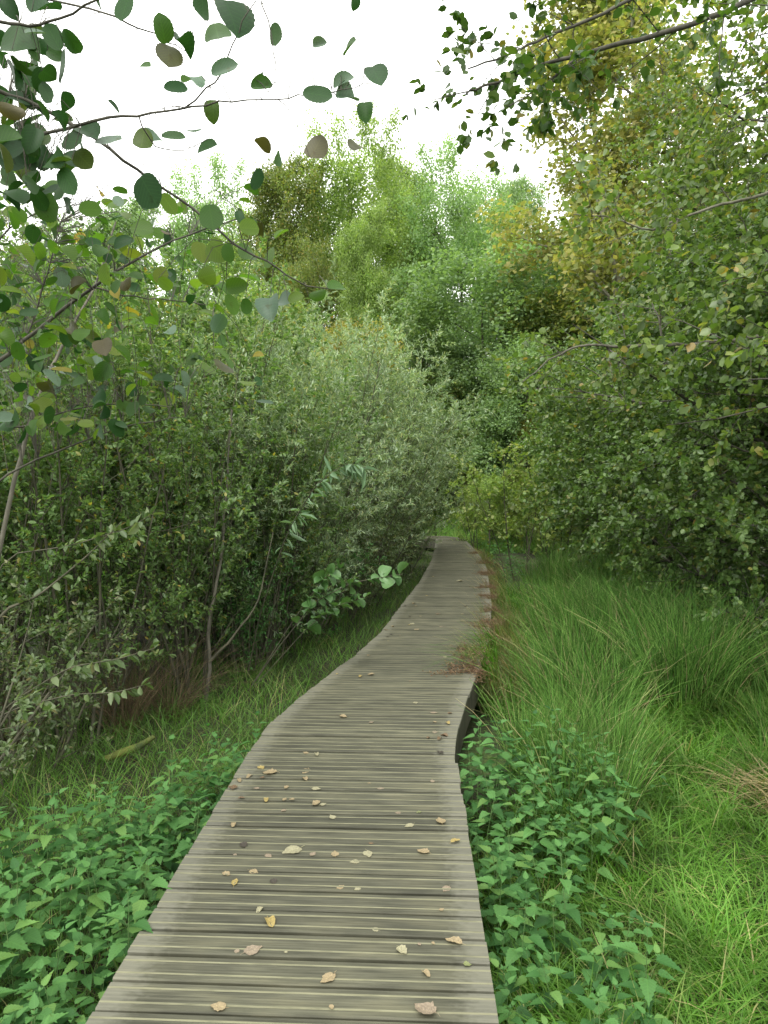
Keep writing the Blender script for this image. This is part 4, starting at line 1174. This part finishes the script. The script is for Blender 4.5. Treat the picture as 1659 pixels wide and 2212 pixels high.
    for (cu, cv, ln, ang, tone) in A:
        u, v, l = cu * .5, cv * .5, ln * .5
        # depth from the nearest twig
        d = 1.5 if v < 330 else (1.7 if v < 520 or u > 330 else 2.0)
        d += rng.uniform(-.12, .12)
        a = R(ang)
        tipu, tipv = u + math.cos(a) * l / 2, v - math.sin(a) * l / 2
        bu, bv = u - math.cos(a) * l / 2, v + math.sin(a) * l / 2
        dd = rng.uniform(-.03, .03)
        p0, p1 = at(bu, bv, d + dd) + off, at(tipu, tipv, d - dd) + off
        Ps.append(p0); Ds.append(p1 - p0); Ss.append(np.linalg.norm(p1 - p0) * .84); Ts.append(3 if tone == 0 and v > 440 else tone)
        nn = np.array([0, -1, 0]) * (1 if tone != 1 else 1) + rng.normal(0, .38, 3) + np.array([0, 0, .35])
        Ns.append(nn)
    # the large random spray lower left
    for k in range(560):
        u = abs(rng.normal(0, 1)) * 260 - 30; v = rng.uniform(400, 930)
        if u > 560 or (u > 300 and v > 880): continue
        if v < 470 and rng.uniform() < .6: continue
        d = rng.uniform(1.9, 2.9)
        p = at(u, v, d) + off
        dv = rng.normal(0, 1, 3) * [1, .6, .5] + [.3, 0, -.45]
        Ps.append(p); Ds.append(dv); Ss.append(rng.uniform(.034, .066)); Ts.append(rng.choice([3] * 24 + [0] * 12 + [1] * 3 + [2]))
        Ns.append(rng.normal(0, .45, 3) + [0, -.35, .8])
    for k in range(80):
        p = at(rng.uniform(-30, 60) + 130 * rng.uniform(0, 1) ** 2 , rng.uniform(60, 430), rng.uniform(1.4, 1.9)) + off
        Ps.append(p); Ds.append(rng.normal(0, 1, 3) * [1, .5, .6] + [0, 0, -.5]); Ss.append(rng.uniform(.04, .065)); Ts.append(0); Ns.append(rng.normal(0, .55, 3) + [0, -.5, .6])
    Ps, Ds, Ns, Ss, Ts = map(np.array, (Ps, Ds, Ns, Ss, Ts))
    # stalks joining each leaf to the nearest twig
    dmat = np.linalg.norm(Ps[:, None] - allp[None], axis=2)
    near = allp[dmat.argmin(1)]
    for p, q, D_ in zip(Ps, near, Ds):
        ds = np.linalg.norm(p - q)
        mid_ = (p + q) / 2 + np.array([0, 0, .02 + .1 * ds]) - unit(D_) * .01
        tube(br, [q, (q + mid_) / 2 + [0, 0, .004], mid_, (mid_ + p) / 2 + [0, 0, .003], p], [.0011, .001, .0009, .0008, .0007], 3)
    br.obj('branches', M['bark_dark'], root)
    for t_, mn in enumerate(('alder_shaded', 'alder_pale', 'alder_brown', 'alder_lit')):
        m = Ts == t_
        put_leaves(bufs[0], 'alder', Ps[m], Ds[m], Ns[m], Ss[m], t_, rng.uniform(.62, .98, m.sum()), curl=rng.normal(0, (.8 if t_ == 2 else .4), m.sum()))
    bufs[0].obj('leaves', [M['alder_shaded'], M['alder_pale'], M['alder_brown'], M['alder_lit']], root)
    tag(root, 'young alder at upper left whose large round leaves hang against the sky', 'tree')
near_alder()

def spray(name, chains, leafs, leafkind, mk, lab, cat, base, size, per, seed, wide=1, droop=.2, spread=55, flat=.6, parent_r=.004):
    rng = np.random.default_rng(seed)
    root = empty(name, tuple(base)); off = -np.array(base)
    bw, bl = Buf(), Buf()
    for P, r0, r1 in chains:
        P = np.array(P) + off
        t = np.linspace(0, len(P) - 1, len(P) * 4)
        Q = np.stack([np.interp(t, np.arange(len(P)), P[:, k]) for k in range(3)], 1)
        Q[1:-1] = (Q[:-2] + 2 * Q[1:-1] + Q[2:]) / 4
        tube(bw, Q, np.linspace(r0, r1, len(Q)), 5)
        leaves_on(rng, bl, [(Q, r0, r1)], per, leafkind, size, droop, spread, wide, t0=.35, flat=flat, curl=.4)
    bw.obj('stems', M['bark'], root); bl.obj('foliage', M[mk], root)
    return tag(root, lab, cat)
bz = lambda x, y: np.array([x, y, float(G(x, y))])
b0 = bz(-1.25, 6.2)
spray('alder_shoot', [([b0, at(600, 1400, 6.0), at(680, 1300, 5.8), at(760, 1258, 5.6), at(870, 1240, 5.4)], .006, .002),
                      ([b0, at(640, 1330, 5.9), at(700, 1250, 5.7), at(740, 1215, 5.7)], .005, .002),
                      ([b0, at(660, 1360, 5.9), at(720, 1310, 5.7), at(790, 1290, 5.6)], .004, .0015)], None, 'alder', 'low_shoot',
      'low shoot with large pale leaves reaching toward the left path edge', 'shoot', b0, .085, 22, 41)
b1 = bz(-1.3, 6.6)
spray('osier_shoot', [([b1, at(560, 1330, 6.3), at(620, 1150, 5.9), at(680, 1050, 5.6), at(745, 1000, 5.5), at(790, 1010, 5.4)], .006, .002)], None, 'slim', 'osier',
      'arching shoot with long narrow drooping silvery leaves in front of the thicket', 'shoot', b1, .13, 70, 42, droop=.7, spread=50)
b2 = bz(-3.0, 4.4)
spray('sallow_shoot', [([b2, at(20, 1520, 4.0), at(150, 1440, 3.9), at(250, 1425, 3.8), at(335, 1400, 3.8)], .006, .0018),
                       ([b2, at(0, 1540, 3.9), at(150, 1500, 3.8), at(250, 1496, 3.7), at(330, 1475, 3.7)], .005, .0018),
                       ([b2, at(0, 1200, 4.2), at(150, 1180, 4.1), at(280, 1140, 4.1), at(330, 1110, 4.0)], .006, .0018),
                       ([b2, at(0, 1320, 4.1), at(80, 1290, 4.1), at(190, 1200, 4.1), at(260, 1130, 4.1)], .012, .003)], None, 'oval', 'sallow_low',
      'sallow branches with curling grey-green leaves reaching in from the left edge', 'branch', b2, .07, 30, 43)

# slim bare stems standing in front of the thicket
rs = np.random.default_rng(61)
for i, (chain, r0, lab) in enumerate([
        ([at(445, 1535, 6.0), at(452, 1430, 6.0), at(450, 1350, 6.0), at(480, 1200, 6.1), at(490, 1040, 6.2), at(500, 880, 6.3)], .02, 'slim bare grey stem rising at the front of the thicket'),
        ([at(452, 1430, 5.98), at(500, 1380, 6.0), at(560, 1300, 6.1), at(590, 1150, 6.3)], .013, 'forked thin stem leaning right from the slim bare stem'),
        ([at(300, 1540, 6.2), at(350, 1400, 6.2), at(400, 1290, 6.2), at(440, 1180, 6.3)], .013, 'slanting tan stem left of the slim bare stem'),
        ([at(-40, 1200, 3.6), at(30, 1030, 3.6), at(85, 850, 3.6), at(130, 760, 3.7), at(210, 610, 3.8), at(250, 480, 3.9)], .013, 'pale leaning alder stem at upper left behind the large leaves'),
        ([at(160, 1560, 5.6), at(170, 1400, 5.7), at(160, 1200, 5.8), at(180, 1000, 5.9), at(165, 850, 6)], .022, 'dark upright stem left of the dead brown clump')]):
    b = Buf(); P = np.array(chain)
    if i != 1: P[0, 2] = float(G(P[0, 0], P[0, 1])) - .05
    if i == 3: P = np.concatenate([[[P[0, 0] - .25, P[0, 1], float(G(P[0, 0] - .25, P[0, 1])) - .05]], P[1:]])
    t = np.linspace(0, len(P) - 1, len(P) * 4)
    Q = np.stack([np.interp(t, np.arange(len(P)), P[:, k]) for k in range(3)], 1)
    Q[1:-1] = (Q[:-2] + 2 * Q[1:-1] + Q[2:]) / 4; Q[1:-1] += rs.normal(0, .004, (len(Q) - 2, 3))
    tube(b, Q, np.linspace(r0, r0 * .35, len(Q)), 7)
    tag(b.obj('bare_stem', M['bark_mid'] if i in (0, 3) else M['bark']), lab, 'stem', 'bare stems in the thicket')

# mossy log end
b = Buf(); lg = bz(-1.72, 4.75)
tube(b, [lg + [-.15, -.06, .1], lg + [-.05, -.03, .13], lg + [.06, .0, .165], lg + [.15, .03, .22]], [.022, .03, .026, .016], 8)
tag(b.obj('mossy_log', M['mossbark']), 'short mossy yellow-green log lying at the edge of the left nettles', 'log')

# ------------------------------------------------------------------ fallen leaves on the deck
LC = {'tan': (.24, .19, .11), 'brown': (.12, .08, .045), 'pinkish': (.2, .16, .115), 'pale': (.25, .235, .15), 'yellow': (.27, .21, .075), 'dark': (.04, .033, .025), 'greenish': (.15, .17, .07)}
LM = {}
for k, c in LC.items():
    LM[k] = leafmat('fallen_' + k, [(0, tuple(x * .8 for x in c)), (1, tuple(min(x * 1.15, 1) for x in c))], rough=.6, tl=.15, vein=.35, patch=12, tcol=(1, .9, .7))
def fallen(seed, form):
    rng = np.random.default_rng(seed); b = Buf()
    V, F, U = SH['curl']
    V = V.copy(); x, y = V[:, 0] * rng.uniform(.8, 1.1), V[:, 1] - .5
    V[:, 0] = x + rng.normal(0, .025, len(V)); V[:, 1] = y + rng.normal(0, .02, len(V))
    if form == 'flat':
        V[:, 2] = .03 + .12 * x ** 2 + rng.normal(0, .012, len(V)) + .05 * np.maximum(y, 0)
    elif form == 'curled':
        k = rng.uniform(3.2, 4.6)
        V[:, 0] = np.sin(x * k) / k * 1.05; V[:, 2] = .03 + (1 - np.cos(x * k)) / k + .22 * y ** 2 + rng.normal(0, .01, len(V))
    else:
        V[:, 2] = .04 + .9 * x ** 2 + .35 * y ** 2 + rng.normal(0, .03, len(V))
    V[:, 2] -= V[:, 2].min() - .012
    b.add(V, F, 0, U)
    tube(b, [(0, -.5, V[1, 2]), (.02, -.62, V[1, 2] + .01), (.05, -.72, .03)], [.012, .01, .008], 4)
    return b.mesh('fallen_leaf', LM['tan'])
FM = {'flat': [fallen(1, 'flat'), fallen(2, 'flat'), fallen(6, 'flat')], 'curled': [fallen(3, 'curled'), fallen(4, 'curled')], 'crumpled': [fallen(5, 'crumpled'), fallen(7, 'crumpled')]}
LV7 = [(155,440,50,'tan','curled'),(210,550,50,'dark','crumpled'),(470,568,112,'pale','flat'),(345,605,48,'pinkish','flat'),(265,690,58,'tan','flat'),(118,708,46,'tan','crumpled'),(165,748,62,'yellow','curled'),(373,748,45,'dark','crumpled'),
 (735,775,45,'tan','flat'),(1305,783,60,'pinkish','flat'),(585,595,42,'pinkish','flat'),(705,593,55,'tan','flat'),(882,592,72,'pale','flat'),(810,637,52,'pale','flat'),(1180,585,66,'tan','crumpled'),(1355,525,60,'yellow','curled'),(1275,420,66,'tan','crumpled'),
 (690,395,48,'pale','flat'),(1105,440,58,'pale','flat'),(295,900,55,'pale','curled'),(355,965,85,'yellow','curled'),(920,1003,42,'pale','flat'),(262,1108,95,'pinkish','flat'),(175,1120,34,'pinkish','flat'),(438,1128,20,'pale','flat'),
 (1068,1118,64,'pale','crumpled'),(1345,1065,88,'tan','curled'),(665,1260,90,'tan','flat'),(1198,1245,52,'tan','curled'),(1420,1195,40,'greenish','crumpled'),(72,1415,78,'tan','flat'),(685,1428,30,'tan','crumpled'),(1190,1435,110,'pinkish','crumpled'),
 (200,295,36,'brown','curled'),(332,305,50,'yellow','curled'),(600,325,55,'tan','crumpled'),(640,328,40,'pale','flat'),(430,302,34,'tan','flat'),(470,305,30,'tan','crumpled'),(425,362,34,'pinkish','flat'),(240,178,50,'tan','curled'),(187,200,46,'tan','curled'),
 (155,235,60,'brown','crumpled'),(280,242,34,'pinkish','flat'),(440,240,34,'tan','crumpled'),(603,242,52,'pale','flat'),(540,192,46,'tan','curled'),(545,145,72,'tan','flat'),(350,158,78,'tan','crumpled'),(305,135,46,'yellow','crumpled'),(310,187,26,'brown','crumpled'),
 (545,50,34,'tan','flat'),(605,60,40,'pale','curled'),(950,242,40,'pinkish','flat'),(890,215,22,'tan','flat'),(1230,203,34,'pinkish','flat'),(1045,375,36,'pinkish','flat'),(1155,375,28,'greenish','crumpled'),(900,540,28,'brown','flat'),(1280,897,28,'tan','flat'),
 (1160,1085,24,'pinkish','flat'),(1235,1082,20,'tan','crumpled'),(825,785,40,'pale','flat'),(165,602,24,'pinkish','flat'),(1275,48,44,'dark','crumpled')]
LV8 = [(70,1485,52,'tan','crumpled'),(250,1522,34,'pinkish','flat'),(535,1395,46,'pale','flat'),(655,1458,52,'pinkish','flat'),(660,1520,28,'tan','flat'),(760,1465,36,'brown','curled'),(745,1528,46,'yellow','curled'),(660,1585,50,'pinkish','flat'),
 (720,1608,56,'brown','curled'),(620,1625,30,'brown','curled'),(690,1630,46,'brown','curled'),(245,1212,44,'tan','crumpled'),(178,1225,44,'yellow','curled'),(26,1212,20,'yellow','crumpled'),(500,1258,20,'brown','flat'),(230,1092,22,'tan','crumpled'),
 (725,1100,32,'pale','flat'),(830,972,26,'yellow','flat'),(345,922,36,'brown','flat'),(355,970,22,'dark','crumpled'),(378,957,20,'dark','crumpled'),(435,965,14,'brown','flat'),(358,998,24,'yellow','flat'),(390,905,24,'tan','curled'),(545,920,44,'tan','flat'),
 (515,882,50,'pale','flat'),(495,895,16,'yellow','crumpled'),(568,838,24,'tan','flat'),(500,842,20,'dark','crumpled'),(525,753,34,'tan','curled'),(470,772,22,'dark','crumpled'),(578,770,10,'dark','flat'),(535,770,22,'tan','flat'),(840,822,24,'tan','flat'),
 (680,820,40,'brown','flat'),(845,863,30,'tan','flat'),(860,770,30,'dark','crumpled'),(700,905,32,'pinkish','flat'),(820,607,46,'pale','crumpled'),(760,567,26,'dark','flat'),(650,580,20,'yellow','flat'),(660,510,14,'brown','flat'),(595,612,16,'brown','flat'),
 (608,706,18,'yellow','crumpled'),(718,423,16,'tan','flat'),(700,352,16,'tan','flat'),(790,370,20,'pale','flat'),(890,400,24,'pale','flat')]
allL = [(442 + .4 * x, 1604 + .4 * y, s * .4, c, f) for x, y, s, c, f in LV7] + [(719 + x / 3, 1051 + y / 3, s / 3, c, f) for x, y, s, c, f in LV8]
lr = np.random.default_rng(17)
lst = []
for (u, v, s, c, f) in allL:
    p = onz(u, v + s * .15, .002)
    size = s / FP * math.hypot(p[1], EYE) * 1.05
    size = min(size * .88, .11)
    lst.append((p, size, c, f))
lst.sort(key=lambda q: q[0][1])
seen = {}
for p, size, c, f in lst:
    me = FM[f][lr.integers(0, len(FM[f]))]
    o = link('fallen_leaf', me, None, (p[0], p[1], .002))
    o.rotation_euler = (0, 0, lr.uniform(0, 6.28)); o.scale = (size, size, size)
    o.material_slots[0].link = 'OBJECT'; o.material_slots[0].material = LM[c]
    m_ = (p[0] - XL(p[1])) / (XR(p[1]) - XL(p[1]))
    side = 'near the left edge' if m_ < .25 else 'near the right edge' if m_ > .75 else 'left of centre' if m_ < .5 else 'right of centre'
    size_w = 'large' if size > .075 else 'small' if size < .035 else ''
    k = ' '.join(q for q in [size_w, c, f, 'dead leaf on the boardwalk,', side] if q)
    seen[k] = seen.get(k, 0) + 1
    tag(o, k + f', {ORD[seen[k]-1]}nearest such leaf', 'dead leaf', 'fallen leaves on the boardwalk')
